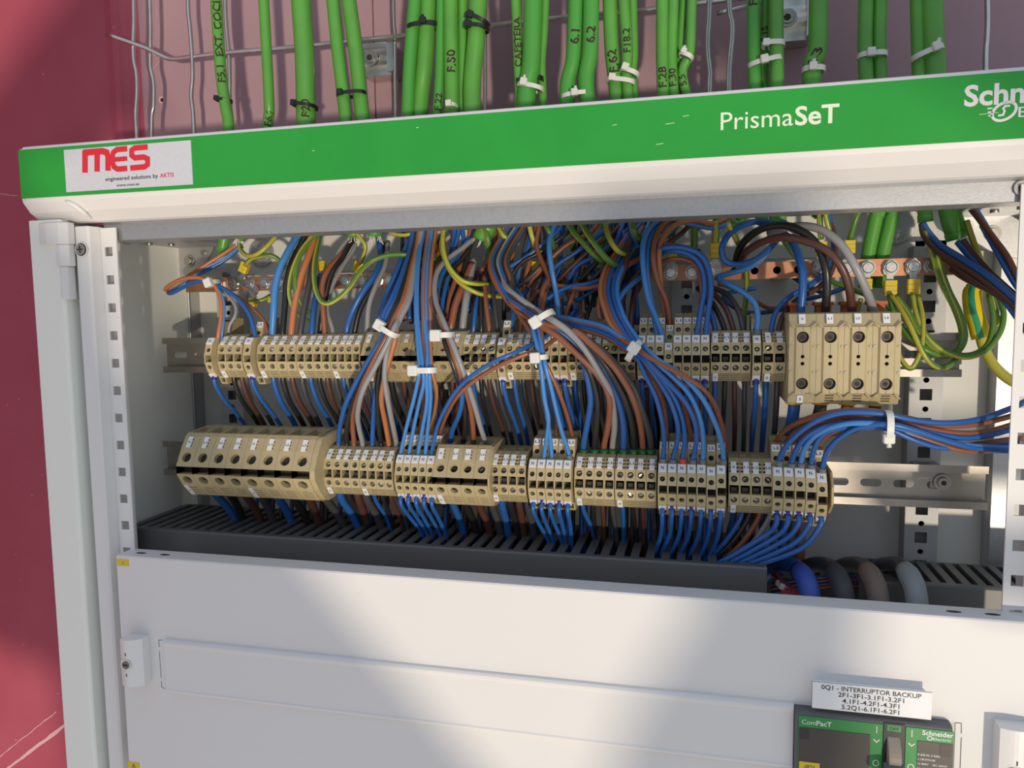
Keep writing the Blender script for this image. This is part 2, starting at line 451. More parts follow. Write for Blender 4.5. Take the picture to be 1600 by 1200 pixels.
m.text('Electric', Vector((at(1591, 178, -28.9).x, -28.9, cz - 4.2)), X, Z, 6.4, PLASTW, width=38, off=0.15)
part(m, 'maker_lettering', gp)
m = MB(LETTER)
for (px, py, L_) in ((1040, 194, 6), (1025, 226, 5), (1067, 182, 4), (488, 236, 2), (650, 200, 2), (1530, 179, 11), (957, 196, 3)):
    p = at(px, py, -29.0); m.stroke([(p.x, p.z), (p.x + L_, p.z + 0.5)], 0.35, Vector((0, -28.95, 0)), X, Z, LETTER, off=0.1)
part(m, 'scratches', gp)
# sticker
st = thing('sticker', at(201, 258, -29), 'silver rectangular sticker with red logo at left end of green fascia', 'sticker')
m = MB(STKG)
a = at(104, 300, -29.2); b = at(298, 218, -29.2)
x0, x1, z0, z1 = a.x, b.x, a.z - 0.2, at(298, 219, -29.2).z
m.box(x0, x1, -29.4, -28.9, z0, z1, STKG)
part(m, 'backing', st)
m = MB(RED)
k = (x1 - x0) / 195.0
def sx(px): return x0 + (px - 104) * k
def szv(py): return z1 - (py - 219) * k * 1.02
O = Vector((0, -29.4, 0))
def LP(L):
    r_ = []
    for a_, b_ in L:
        q_ = at(a_, 238 + (b_ - 237) * 1.1 - 0.085 * (a_ - 133), -29.4); r_.append((q_.x, q_.z))
    return r_
lw = 7.0 * k
m.stroke(LP([(133, 266), (133, 235)]), lw * 1.25, O, X, Z, RED, off=0.17)
m.stroke(LP([(130, 237.5), (160, 237.5), (167, 240), (169, 246), (169, 266)]), lw * 1.2, O, X, Z, RED, off=0.22)
m.stroke(LP([(152, 266), (152, 238)]), lw * 1.2, O, X, Z, RED, off=0.27)
m.stroke(LP([(199, 237), (183, 237), (177, 241), (175.5, 251), (178, 261), (184, 265), (199, 265)]), lw, O, X, Z, RED, off=0.32)
m.stroke(LP([(176, 251), (199, 251)]), lw * 0.85, O, X, Z, RED, off=0.37)
m.stroke(LP([(231, 237), (211, 237), (206, 240), (206, 247), (211, 251), (225, 251), (231, 254), (231, 262), (226, 265), (204, 265)]), lw, O, X, Z, RED, off=0.42)
part(m, 'red_logo', st)
m = MB(INK, RED)
m.text('engineered solutions by', at(165, 283, -29.4), X, Z, 3.2, INK, width=at(247, 275, -29.4).x - at(165, 283, -29.4).x, off=0.15, bold=0.012)
m.text('AKTIS', Vector((at(250, 275, -29.4).x, -29.4, at(165, 283, -29.4).z)), X, Z, 3.4, RED, width=at(272, 273, -29.4).x - at(250, 273, -29.4).x, off=0.15, bold=0.012)
m.text('www.mes.es', at(182, 291.5, -29.4), X, Z, 2.1, INK, width=at(218, 288, -29.4).x - at(182, 288, -29.4).x, off=0.15, bold=0.012)
part(m, 'printed_text', st)

# galvanised front beam
m = MB(GALV)
m.prism([(4, 285), (4, 299), (1.5, 302), (1.5, 306), (6, 308), (40, 308), (40, 303), (8, 303), (8, 286.5), (30, 286.5), (30, 285)], -8, 1000, GALV)
part(m, 'galvanised_beam', bevel=0.4)
m = MB(SCREW, SOCK)
c = at(1596, 294, 3.5); m.cyl(c, (0, -1, 0), 5, 1.6, SCREW, 20); m.cyl(c + Vector((0, -1.7, 0)), (0, -1, 0), 2.6, 0.3, SOCK, 6)
part(m, 'beam_screw')
# corner hardware under the beam at both sides
def corner(sgn, X0, nm):
    m = MB(GALV, SCREW)
    m.box(min(X0, X0 + sgn * 62), max(X0, X0 + sgn * 62), 10, 150, 290, 293, GALV)
    m.box(min(X0 + sgn, X0 + sgn * 3), max(X0 + sgn, X0 + sgn * 3), 8, 148, 284.5, 292, GALV)
    gp_ = [(X0, 291), (X0 + sgn * 54, 291), (X0 + sgn * 46, 276), (X0 + sgn * 26, 262), (X0 + sgn * 12, 256), (X0, 254)]
    m.prism(gp_, 138, 140.5, GALV, axis='y')
    m.cyl((X0 + sgn * 24, 138, 276), (0, -1, 0), 6.5, 1.2, SCREW, 20); m.cyl((X0 + sgn * 24, 136.8, 276), (0, -1, 0), 4.2, 2.6, SCREW, 16)
    m.cyl((X0 + sgn * 42, 138, 284), (0, -1, 0), 3.0, 1.8, SCREW, 12)
    for k in range(3):
        m.cyl((X0 + sgn * (12 + 13 * k), 60 + 16 * k, 290), (0, 0, -1), 3.2, 2.4, SCREW, 12)
    return part(m, nm, bevel=0.3)
corner(1, -44, 'corner_bracket'); corner(-1, 774, 'corner_bracket')

# side trims, posts, side panels
def post(mir):
    f = (lambda x: x) if not mir else (lambda x: 730 - x)
    def P(pr): 
        q = [(f(a), b) for a, b in pr]
        return q if not mir else q[::-1]
    m = MB(WHITE2)
    if not mir: m.prism(P([(-68, -16), (-66, -19), (-35, -19), (-33, -17), (-33, 150), (-36, 150), (-36, -2), (-64, -2), (-64, 160), (-68, 160)]), ZB, 303, WHITE2, axis='z')
    if not mir: part(m, 'side_trim', bevel=0.6)
    m = MB(WHITE)
    m.prism(P([(-27, 2), (-26, -10), (-24, -12), (-12, -12), (-10, -10.5), (-7.2, -2.5), (-7.2, 2)]), ZB, 297, WHITE, axis='z')
    if not mir: m.box(-36, -25, 4, 6, ZB, 300, WHITE)
    part(m, 'post_cover', bevel=0.5)
    # perforated strip: 25 mm pitch square holes
    m = MB(WHITE)
    xa, xb = sorted((f(-7.2), f(8.6))); h0, h1 = sorted((f(-4), f(4)))
    zs = [k * 25 for k in range(-13, 12)]
    zc = ZB
    for zk in zs:
        if zk - 4 > 289: break
        m.box(xa, xb, -0.8, 0.8, zc, zk - 4, WHITE)
        m.box(xa, h0, -0.8, 0.8, zk - 4, zk + 4, WHITE); m.box(h1, xb, -0.8, 0.8, zk - 4, zk + 4, WHITE)
        zc = zk + 4
    m.box(xa, xb, -0.8, 0.8, zc, 296, WHITE)
    # short return behind the strip
    xr0, xr1 = sorted((f(-8.8), f(-7.2)))
    m.box(xr0, xr1, -0.8, 22, ZB, 296, WHITE)
    part(m, 'perforated_strip')
    m = MB(INNER)
    a, b = (-47, -45) if not mir else (1000, 1002)
    m.box(a, b, 6, 152, ZB, 284, INNER)
    part(m, 'inner_side_panel', bevel=0.3)
    m = MB(GALV)
    m.prism(P([(-45, 150), (-44, 148), (-31, 148), (-30, 150), (-30, 166), (-32, 166), (-32, 151), (-44, 151), (-45, 166)]), ZB, 285, GALV, axis='z')
    part(m, 'rear_corner_post', bevel=0.3)
post(False); post(True)
# hinge bracket and lock screw top left
m = MB(WHITE)
a = at(62, 342, -19); b = at(113, 402, -19)
m.prism([(-54, -19.5), (-53, -22), (-44, -23.5), (-32, -23), (-24, -20), (-24, -12), (-54, -12)], 281, 300, WHITE, axis='z')
m.prism([(-38, -19.5), (-36, -22), (-32, -22), (-25, -19), (-25, -12), (-38, -12)], 262, 281, WHITE, axis='z')
m.prism([(-36, -19), (-34, -21), (-28, -19), (-28, -10), (-36, -10)], 233, 262, WHITE, axis='z')
part(m, 'hinge_bracket', bevel=1.0, seg=2)
m = MB(SCREW, SOCK, WHITE)
c = at(128, 390, -12.4)
m.cyl(c, (0, -1, 0), 6.6, 1.0, WHITE, 24); m.cyl(c + Vector((0, -1.0, 0)), (0, -1, 0), 5.6, 0.4, SOCK, 24)
m.cyl(c + Vector((0, -1.2, 0)), (0, -1, 0), 4.8, 1.2, SCREW, 20)
m.box(c.x - 3, c.x + 3, c.y - 2.7, c.y - 2.3, c.z - 0.6, c.z + 0.6, SOCK); m.box(c.x - 0.6, c.x + 0.6, c.y - 2.75, c.y - 2.35, c.z - 3, c.z + 3, SOCK)
part(m, 'post_screw')
# back and top panel
m = MB(INNER)
m.box(-45, 1002, 166, 168, ZB, 300, INNER)
for (xa, xb) in ((-30, 40), (120, 420), (540, 650)):
    m.box(xa, xb, 164.8, 166, 262, 263.4, INNER)
part(m, 'back_panel')
m = MB(INNER, GALV)
m.box(-66, 1002, 2, 62, 312, 314, WHITE2); m.box(-66, 1002, 150, 168, 312, 314, WHITE2)
m.box(-66, -50, 62, 150, 312, 314, WHITE2); m.box(800, 1002, 62, 150, 312, 314, WHITE2)
part(m, 'roof_panel', bevel=0.3)
for (px, py) in ((409, 395), (1400, 355)):
    m = MB(GALV)
    c = at(px, py, 165.8)
    for r_, h_ in ((15, 2.2), (10, 3.6), (5.5, 5.5)): m.cyl(c, (0, -1, 0), r_, h_, GALV, 28)
    part(m, 'knockout_plug', bevel=0.4)
# perforated uprights on the back
def upright(Xc, z0, z1, hz):
    m = MB(UPR, SOCK)
    y0, y1 = 147, 149
    x0, x1 = Xc - 12, Xc + 12
    items = sorted(hz)
    zc = z0
    for (zk, sq) in items:
        h = 5 if sq else 2.6
        m.box(x0, x1, y0, y1, zc, zk - h, UPR)
        if sq:
            m.box(x0, Xc - 5, y0, y1, zk - h, zk + h, UPR); m.box(Xc + 5, x1, y0, y1, zk - h, zk + h, UPR)
        else:
            o_ = Vector((x0, y0, zk - h)); m.hole(o_, X, Z, 24, 2 * h, 12, h, 2.45, 2, UPR, SOCK, 12)
            m.poly(((x0, y1, zk - h), (x0, y1, zk + h), (x1, y1, zk + h), (x1, y1, zk - h)), UPR)
        zc = zk + h
    m.box(x0, x1, y0, y1, zc, z1, UPR)
    m.box(x0 - 1.5, x0, y0, 166, z0, z1, UPR); m.box(x1, x1 + 1.5, y0, 166, z0, z1, UPR)
    return part(m, 'perforated_upright')
hz = []
zz = -100
i = 0
while zz < 262:
    hz.append((zz, i % 2 == 0)); i += 1; zz += 12.8
for Xc in (18, 262, 501.5, 706.3):
    off = {18: 0.0, 262: 4.0, 501.5: 8.4, 706.3: 8.9}[Xc]
    upright(Xc, -180, 268, [(z_ + off, s_) for z_, s_ in hz])

# ================================================================== front plates
pl = thing('front_plate', (365, -18, -100), 'large white front plate with long raised blanking strip below terminals', 'panel')
PX0, PX1 = 3.5, 742
bx0 = at(1241, 1105, -18).x; bx1 = at(1493, 1130, -18).x; bz1 = at(1243, 1103, -18).z
m = MB(WHITE)
def plate_boxes(m, z0, z1):
    m.box(PX0, bx0, -18, -16.6, z0, z1, WHITE)
    m.box(bx0, bx1, -18, -16.6, bz1, z1, WHITE)
    m.box(bx1, PX1, -18, -16.6, z0, z1, WHITE)
plate_boxes(m, -199, 1.2)
m.prism([(-18, 0.6), (-17.4, 2.1), (-16.4, 2.4), (2.5, 2.4), (2.5, 1.2), (-16.6, 1.2)], PX0 + 0.2, PX1 - 0.2, WHITE)
o = m.build('sheet', pl)
m = MB(SOCK)
for (px, py) in ((221, 867), (258, 870), (1490, 960), (1551, 963)):
    c = at(px, py, -8); c.z = 2.45
    pts = [c + Vector((5.2 * math.cos(a_), 2.1 * math.sin(a_), 0)) for a_ in [2 * PI * k_ / 16 for k_ in range(16)]]
    m.poly(pts, SOCK)
m.build('flange_slot', pl)
m = MB(WHITE)   # long blanking strip, pressed 4 mm proud with rolled edges
z1, z0 = -71.0, -121.3
xs0, xs1 = 50.5, bx0 - 0.5
m.prism([(-17.9, z0), (-20, z0 + 0.6), (-21.6, z0 + 2.2), (-21.9, z0 + 3.6), (-21.2, z0 + 5), (-21.2, z1 - 6.5), (-21.9, z1 - 4.2), (-22.0, z1 - 2.4), (-20.5, z1 - 0.6), (-17.9, z1)], xs0, xs1, WHITE, smooth=False)
m.build('blanking_strip', pl, bevel=0.4, seg=2)
m = MB(SOCK)
O = Vector((0, -18.05, 0))
def pxl(p): q = at(p[0], p[1], -18); return (q.x, q.z)
for L_ in ([(254, 1000), (248, 1000), (249, 1011)], [(249, 1017), (252, 1059)], [(252, 1064), (253, 1074), (258, 1076)], [(1493, 1129), (1502, 1130), (1502, 1146)], [(1502, 1152), (1500, 1200)]):
    m.stroke([pxl(p) for p in L_], 0.45, O, X, Z, SOCK, off=0.08)
m.build('perforation_mark', pl)
m = MB(WHITE)
m.box(PX0, PX1, -18, -16.6, -330, -201, WHITE); m.prism([(-18, -201), (-17.4, -200), (2, -200), (2, -201)], PX0, PX1, WHITE)
o = m.build('front_plate'); tag(o, 'next white front plate just showing along the bottom edge', 'panel')
def ysticker(px, py, s_, lab):
    c = at(px, py, -18.3); m = MB(YSTK, INK)
    m.box(c.x - 6.2, c.x + 6.2, -18.35, -18.0, c.z - 3.1, c.z + 3.1, YSTK)
    if s_ == '1': m.text('1', Vector((c.x, -18.35, c.z - 1.4)), X, Z, 2.8, INK, align='c')
    else:
        m.stroke([(c.x - 1.6, c.z - 1.5), (c.x + 1.6, c.z - 1.5), (c.x, c.z + 1.6)], 0.35, Vector((0, -18.35, 0)), X, Z, INK, closed=True)
        m.stroke([(c.x, c.z - 0.6), (c.x, c.z + 0.5)], 0.35, Vector((0, -18.35, 0)), X, Z, INK)
    tag(m.build('sticker'), lab, 'sticker')
ysticker(192, 879, '1', 'small yellow number sticker at upper left corner of front plate')
ysticker(209, 1196, 'w', 'small yellow sticker at lower left corner by the plate seam')

# locks
def lock(px, py, lab, wpx=35, hpx=80):
    a = at(px, py, -32)
    W_ = 20 if px < 500 else 30; H_ = 43 if px < 500 else 62
    t = thing('plate_lock', (a.x, -18, a.z), lab, 'lock', None)
    m = MB(PLASTW)
    n = 8
    pr = []
    for k_ in range(n + 1):
        u_ = k_ / n; xx = a.x - W_ / 2 + W_ * 0.72 * u_
        pr.append((xx, -31 - 2.2 * math.sin(PI * u_)))
    pr += [(a.x + W_ / 2, -27), (a.x + W_ / 2, -18.1), (a.x - W_ / 2, -18.1)]
    # bowed along its height
    for k_ in range(8):
        z0_ = a.z - H_ / 2 + H_ * k_ / 8; z1_ = z0_ + H_ / 8
        m.prism(pr, z0_, z1_, PLASTW, axis='z', smooth=False)
    m.build('lock_body', t)
    m = MB(GALV, SOCK, STEEL)
    c = Vector((a.x - W_ * 0.16, -33.1, a.z - 1)); rr = 5.2 if px < 500 else 7.0
    m.cyl(c, (0, -1, 0), rr, 0.5, PLASTW if px > 500 else STEEL, 24); m.cyl(c + Vector((0, -0.4, 0)), (0, -1, 0), rr * 0.72, 0.5, FERR if px < 500 else STEEL, 24)
    m.box(c.x - rr * .45, c.x + rr * .45, c.y - 1.0, c.y - 0.5, c.z - rr * .18, c.z + rr * .18, SOCK)
    m.build('key_cylinder', t)
    m = MB(INK)
    m.box(c.x - 0.5, c.x + 0.5, -33.3, -33.0, c.z + 8, c.z + 11, INK); m.box(c.x - 0.5, c.x + 0.5, -33.3, -33.0, c.z - 11, c.z - 8, INK)
    m.build('position_mark', t)
lock(203, 1037, 'white plastic key lock on left edge of the front plate')
lock(1600, 1212, 'white plastic lock at lower right corner casting a grey shadow')

# paper label above the breaker
t = thing('label_plate', at(1361, 1093, -19), 'white label with four lines of black lettering above the green breaker', 'label')
a = at(1268, 1107, -27.4); b = at(1455, 1122, -27.4); zt = at(1268, 1065, -27.4).z
m = MB(TAGW, INK)
xL, xR = a.x, b.x; LY = -27.6; zB = (a.z + b.z) / 2 - 0.3; zT = (zt + at(1455, 1081, -27.4).z) / 2
m.box(xL, xR, -27.6, -26.4, zB, zT, TAGW); m.box(xL + 2, xR - 2, -26.4, -18.05, zB + 3.5, zT - 3, TAGW)
m.build('plate', t)
m = MB(INK)
for i, (s_, xa, xb) in enumerate((('0Q1 - INTERRUPTOR BACKUP', 15, 171), ('2F1-3F1-3.1F1-3.2F1', 42, 145), ('4.1F1-4.2F1-4.3F1', 49, 138), ('5.2Q1-6.1F1-6.2F1', 48, 138))):
    kx = (xR - xL) / 187.0; H_ = zT - zB
    m.text(s_, Vector((xL + xa * kx, -27.6, zT - H_ * (0.255 + 0.225 * i))), X, Z, H_ * 0.165, INK, width=(xb - xa) * kx, off=0.12, bold=0.012)
m.stroke([(xL, zB), (xL, zT), (xR, zT)], 0.3, Vector((0, -27.6, 0)), X, Z, INK, off=0.1)
m.build('lettering', t)

# breaker
bt = thing('circuit_breaker', ((bx0 + bx1) / 2, -20, -130), 'green and dark grey circuit breaker set into the lower right of plate', 'circuit breaker')
FY = -27
def bp_(px, py): return at(px, py, FY)
m = MB(BRKD)
L0 = bp_(1243, 1110).x; R0 = bp_(1489, 1140).x; T0 = (bp_(1260, 1110).z + bp_(1480, 1134).z) / 2 - 0.6
m.prism([(10, -190), (FY, -190), (FY, T0 - 2), (FY + 2, T0), (10, T0 + 1)], L0, R0, BRKD)
m.build('housing', bt, bevel=0.8, seg=2)
def bq(m, pa, pb, y0, mt, dy=0.5):
    a_, b_ = bp_(*pa), bp_(*pb)
    m.box(min(a_.x, b_.x), max(a_.x, b_.x), FY - y0 - dy, FY - y0, min(a_.z, b_.z), max(a_.z, b_.z), mt)
GT = bp_(1250, 1118).z
kx_ = lambda px: bp_(px, 1160).x
m = MB(BRKG)
gt = T0 - 3.2
m.box(kx_(1247), kx_(1379), FY - 0.6, FY, -190, gt, BRKG)
m.box(kx_(1414), kx_(1490), FY - 0.6, FY, -190, gt, BRKG)
m.build('green_cover', bt, bevel=0.3)
m = MB(BRKP, BRKB)
m.box(kx_(1248), kx_(1359), FY - 1.0, FY - 0.5, -190, gt - 8.5, BRKP)
m.box(kx_(1249), kx_(1264), FY - 1.2, FY - 0.9, gt - 17, gt - 9.5, BRKB)
m.build('dark_window', bt)
m = MB(BRKP, BRKB, TAGW)
m.box(kx_(1433), kx_(1489), FY - 1.0, FY - 0.5, -190, gt - 9, BRKP)
m.box(kx_(1468), kx_(1486), FY - 1.2, FY - 0.9, gt - 18.5, gt - 10, BRKB)
for i, (s_, xa, wd) in enumerate((('NSX100', 1434, 14), ('C10F3TM100', 1434, 11), ('Ui 800V', 1434, 7), ('Icu Icm', 1434, 7), ('380', 1434, 4), ('I', 1436, 0.4))):
    m.text(s_, Vector((kx_(xa), FY - 1.0, gt - 19.5 - 3.3 * i)), X, Z, 1.4, TAGW, width=wd)
for i, (s_, xa, wd) in enumerate((('IEC 60947', 1458, 9), ('Ics 100', 1458, 7), ('AC / DC', 1458, 9))):
    m.text(s_, Vector((kx_(xa), FY - 1.0, gt - 26.1 - 3.3 * i)), X, Z, 1.3, TAGW, width=wd)
m.build('rating_plate', bt)
m = MB(BRKB, LEVER, BRKD, BRKG, INK)
m.box(kx_(1380), kx_(1413), FY - 0.8, FY, -190, gt + 1.2, BRKB)
m.box(kx_(1385), kx_(1407), FY - 1.0, FY - 0.7, gt - 4.2, gt + 0.3, BRKG)
m.text('OFF', Vector((kx_(1396), FY - 1.0, gt - 3.4)), X, Z, 2.3, INK, align='c', off=0.15)
m.build('toggle_slot', bt)
m = MB(LEVER, BRKD)
xc_ = kx_(1393)
pr = [(FY - 0.5 - 8 * math.sin(PI * k_ / 10), gt - 8 - 30 * k_ / 10) for k_ in range(11)]
m.prism(pr, xc_ - 3.2, xc_ + 5.2, LEVER, smooth=False)
m.prism([(FY - 6, gt - 24), (FY - 22, gt - 30), (FY - 23, gt - 37), (FY - 6, gt - 37)], xc_ - 6.5, xc_ + 6.5, BRKD)
m.build('toggle_lever', bt, bevel=0.6)
m = MB(PLASTW)
O = Vector((0, FY - 0.6, 0))
for px in (1369, 1424):
    q = kx_(px)
    m.stroke([(q, gt - 1.5), (q, gt - 7)], 0.5, O, X, Z, PLASTW)
    m.stroke([(q - 2, gt - 11.5), (q, gt - 13.5), (q + 2, gt - 11.5)], 0.7, O, X, Z, PLASTW)
    m.stroke([(q + 1.9 * math.cos(a_), gt - 29 + 2.1 * math.sin(a_)) for a_ in [2 * PI * k_ / 16 for k_ in range(16)]], 0.55, O, X, Z, PLASTW, closed=True)
m.text('Com', Vector((kx_(1252), FY - 0.6, gt - 6.0)), X, Z, 3.5, PLASTW, width=9.3)
m.text('PacT', Vector((kx_(1252) + 9.8, FY - 0.6, gt - 6.0)), X, Z, 3.5, PLASTW, width=10.2, bold=0.02)
m.text('Schneider', Vector((kx_(1440), FY - 0.6, gt - 4.4)), X, Z, 3.3, PLASTW, width=19.5, bold=0.02)
m.text('Electric', Vector((kx_(1457), FY - 0.6, gt - 7.4)), X, Z, 1.7, PLASTW, width=11.5, bold=0.01)
m.stroke([(kx_(1452) + 1.5 * math.cos(a_), gt - 6.4 + 1.3 * math.sin(a_)) for a_ in [2 * PI * k_ / 10 for k_ in range(10)]], 0.6, O, X, Z, PLASTW, closed=True)
m.build('printed_marks', bt)
m = MB(YSTK, INK)
m.box(kx_(1249), kx_(1281), FY - 1.5, FY - 1.0, gt - 46, gt - 34, YSTK)
m.text('-0Q1', Vector((kx_(1264.5), FY - 1.5, gt - 38.6)), X, Z, 2.6, INK, align='c', bold=0.01)
m.build('yellow_tag', bt)

# ================================================================== ducts
def duct(name, X0, X1, Y0, Y1, ztop, zbot, lab, pitch=12.5):
    t = thing(name, ((X0 + X1) / 2, (Y0 + Y1) / 2, zbot), lab, 'cable duct')
    m = MB(DUCT)
    m.prism([(Y0, ztop - 1.5), (Y0 + 1.2, ztop), (Y0 + 7, ztop), (Y0 + 7, ztop - 2), (Y0 + 2, ztop - 2), (Y0 + 2, zbot), (Y0, zbot)][::-1], X0, X1, DUCT)
    m.build('front_wall', t)
    m = MB(DUCT)
    x = X0
    while x < X1 - 4:
        m.box(x, x + pitch * 0.55, Y0 + 7, Y1, ztop - 2, ztop, DUCT); x += pitch
    m.box(X0, X1, Y1, Y1 + 2, zbot, ztop, DUCT)
    m.box(X0, X1, Y0 + 2, Y1, zbot, zbot + 2, DUCT)
    m.build('slotted_top', t)
    return t
duct('cable_duct', -28, 567, 30, 122, 13, -60, 'dark grey slotted cable duct running under the lower terminal row')
duct('cable_duct', 640, 990, 60, 118, -2, -80, 'short dark slotted duct at the far lower right corner', 11)
duct('cable_duct', 568, 676, 126, 160, -27, -110, 'added dark box standing in for shade deep behind the thick sleeved leads', 11)  # added dark filler, its colour stands in for shade over the back panel

# ================================================================== rails, busbar
def rail(X0, X1, zc, lab, slots):
    t = thing('din_rail', ((X0 + X1) / 2, 80, zc), lab, 'rail')
    m = MB(RAILM)
    y = 80
    for s_ in (1, -1):
        m.prism([(y, zc + s_ * 17.5), (y + 1, zc + s_ * 17.5), (y + 1, zc + s_ * 12.5), (y + 7.5, zc + s_ * 12.5), (y + 7.5, zc + s_ * 11.5), (y, zc + s_ * 11.5)][::s_], X0, X1, RAILM)
    # web with slots
    yw = 86.5; hw = 12.0; x = X0
    cur = X0
    for c in slots:
        a_, b_ = c - 12.5, c + 12.5
        if a_ < cur or b_ > X1: continue
        m.rect(Vector((cur, yw, zc)), X, Z, 0, a_ - cur, -hw, hw, RAILM)
        st_ = [(c + 5.0 + 3.1 * math.cos(q_), zc + 3.1 * math.sin(q_)) for q_ in [-PI / 2 + PI * k_ / 8 for k_ in range(9)]] + [(c - 5.0 - 3.1 * math.cos(q_), zc - 3.1 * math.sin(q_)) for q_ in [-PI / 2 + PI * k_ / 8 for k_ in range(9)]]
        n_ = len(st_)
        oo = [(b_, zc - hw)] + [(b_, zc + 3.1 * math.sin(-PI / 2 + PI * k_ / 8) * hw / 3.1) for k_ in range(1, 8)] + [(b_, zc + hw)] + [(a_, zc + hw)] + [(a_, zc - 3.1 * math.sin(-PI / 2 + PI * k_ / 8) * hw / 3.1) for k_ in range(1, 8)] + [(a_, zc - hw)]
        for i_ in range(n_):
            j_ = (i_ + 1) % n_
            m.poly([(p_[0], yw, p_[1]) for p_ in (st_[i_], oo[i_], oo[j_], st_[j_])], RAILM)
            m.poly([(st_[i_][0], yw, st_[i_][1]), (st_[j_][0], yw, st_[j_][1]), (st_[j_][0], yw + 1, st_[j_][1]), (st_[i_][0], yw + 1, st_[i_][1])], RAILM)
        cur = b_
    m.rect(Vector((cur, yw, zc)), X, Z, 0, X1 - cur, -hw, hw, RAILM)
    m.build('profile', t)
    for xx in (18, 262, 501.5, 706):
        m = MB(RAILM)
        m.box(xx - 10, xx + 10, yw + 1.2, 146.5, zc - 8, zc + 8, RAILM); m.build('standoff_bracket', t, bevel=0.3)
    return t
sl0 = at(1361, 747, 86).x
rail(-14, 714, 177.8, 'upper steel mounting rail carrying the upper terminal row', [sl0 + 25 * k_ for k_ in range(-27, 4)])
lr = rail(-20, 736, 72.2, 'lower steel mounting rail, slotted bare end showing at right', [sl0 + 25 * k_ for k_ in range(-27, 6)])
m = MB(SCREW, SOCK, BROWN2)
c = at(1472, 753, 86); m.cyl(c, (0, -1, 0), 6.5, 1.5, SCREW, 24); m.cyl(c + Vector((0, -1.5, 0)), (0, -1, 0), 4.6, 3.2, SCREW, 24, r2=4.0)
m.cyl(c + Vector((0, -4.75, 0)), (0, -1, 0), 2.2, 0.2, SOCK, 6)
m.build('rail_screw', lr)

bus = thing('copper_busbar', (360, 100, 248), 'long flat copper earth busbar with bolts across the upper back', 'busbar')
bolts = [345, 367, 391, 415, 440, 515, 541, 567, 590, 612, 770, 838, 868, 895, 924, 1048, 1082, 1111, 1281, 1322, 1355, 1391, 1426, 1455]
holes = [1147, 1179, 1214, 1247]
def busz(px): return 248.3
m = MB(COPPER, SOCK)
BX0, BX1 = at(290, 445, 100).x, at(1500, 412, 100).x
hx = sorted(at(p, 421, 100).x for p in holes)
z0b, z1b = 241.3, 255.3
m.box(BX0, hx[0] - 8, 100, 104, z0b, z1b, COPPER)
prev = hx[0] - 8
for i, xx in enumerate(hx):
    nx = (hx[i + 1] + xx) / 2 if i + 1 < len(hx) else xx + 8
    o_ = Vector((prev, 100, z0b)); m.hole(o_, X, Z, nx - prev, 14, xx - prev, 7, 3.2, 4, COPPER, SOCK, 16)
    m.poly(((prev, 104, z0b), (prev, 104, z1b), (nx, 104, z1b), (nx, 104, z0b)), COPPER)
    m.poly(((prev, 100, z1b), (nx, 100, z1b), (nx, 104, z1b), (prev, 104, z1b)), COPPER)
    m.poly(((prev, 100, z0b), (prev, 104, z0b), (nx, 104, z0b), (nx, 100, z0b)), COPPER)
    prev = nx
m.box(prev, BX1, 100, 104, z0b, z1b, COPPER)
m.build('copper_bar', bus)
proto = None
for px in bolts:
    c = at(px, 441 - (px - 345) * 0.0245, 100)
    c.z = 248.3
    if proto is None:
        m = MB(STEEL, SCREW)
        m.cyl((0, 0, 0), (0, -1, 0), 6.4, 1.0, SCREW, 20)
        m.cyl((0, -1.0, 0), (0, -1, 0), 5.6, 3.2, STEEL, 6, smooth=False)
        m.cyl((0, -4.2, 0), (0, -1, 0), 4.6, 0.5, STEEL, 18, r2=3.8)
        for k_ in range(3): m.cyl((2.4 * math.cos(k_ * 2.1), -4.6, 2.4 * math.sin(k_ * 2.1)), (0, -1, 0), 0.7, 0.3, SCREW, 6)
        proto = m.build('bolt'); b_ = proto
    else:
        b_ = proto.copy(); col.objects.link(b_)
    b_.location = c * S; b_.rotation_euler = (0, R.uniform(0, 1), 0); b_.parent = None
    adopt(b_, bus)
for px in (318, 700, 1225, 1492):
    m = MB(GALV)
    xx = at(px, 430, 110).x; m.box(xx - 7, xx + 7, 104.2, 164, 242, 254, GALV); m.build('busbar_bracket', bus)

# ================================================================== terminal blocks
YR = 80.0                                   # front plane of the mounting rails
ORD = ['first', 'second', 'third', 'fourth', 'fifth', 'sixth', 'seventh', 'eighth', 'ninth', 'tenth', 'eleventh', 'twelfth', 'thirteenth', 'fourteenth', 'fifteenth', 'sixteenth', 'seventeenth', 'eighteenth', 'nineteenth', 'twentieth']
SCR = {}
def screw_mesh(r, dark):
    k = (round(r, 2), dark)
    if k not in SCR:
        m = MB(); mt = DSCREW if dark else SCREW
        m.cyl((0, 0, 0), (0, -1, 0), r, 1.2, mt, 14)
        m.box(-r * 0.95, r * 0.95, -1.32, -1.15, -r * 0.14, r * 0.14, SOCK)
        o = m.build('screw'); SCR[k] = o.data; bpy.data.objects.remove(o, do_unlink=True)
    return SCR[k]
def add_screw(parent, c, tilt, r, dark=False):
    o = bpy.data.objects.new('screw', screw_mesh(r, dark)); col.objects.link(o)
    o.location = c * S; o.rotation_euler = (tilt, R.uniform(-1.5, 1.5), 0)
    adopt(o, parent)
TAGM = {}
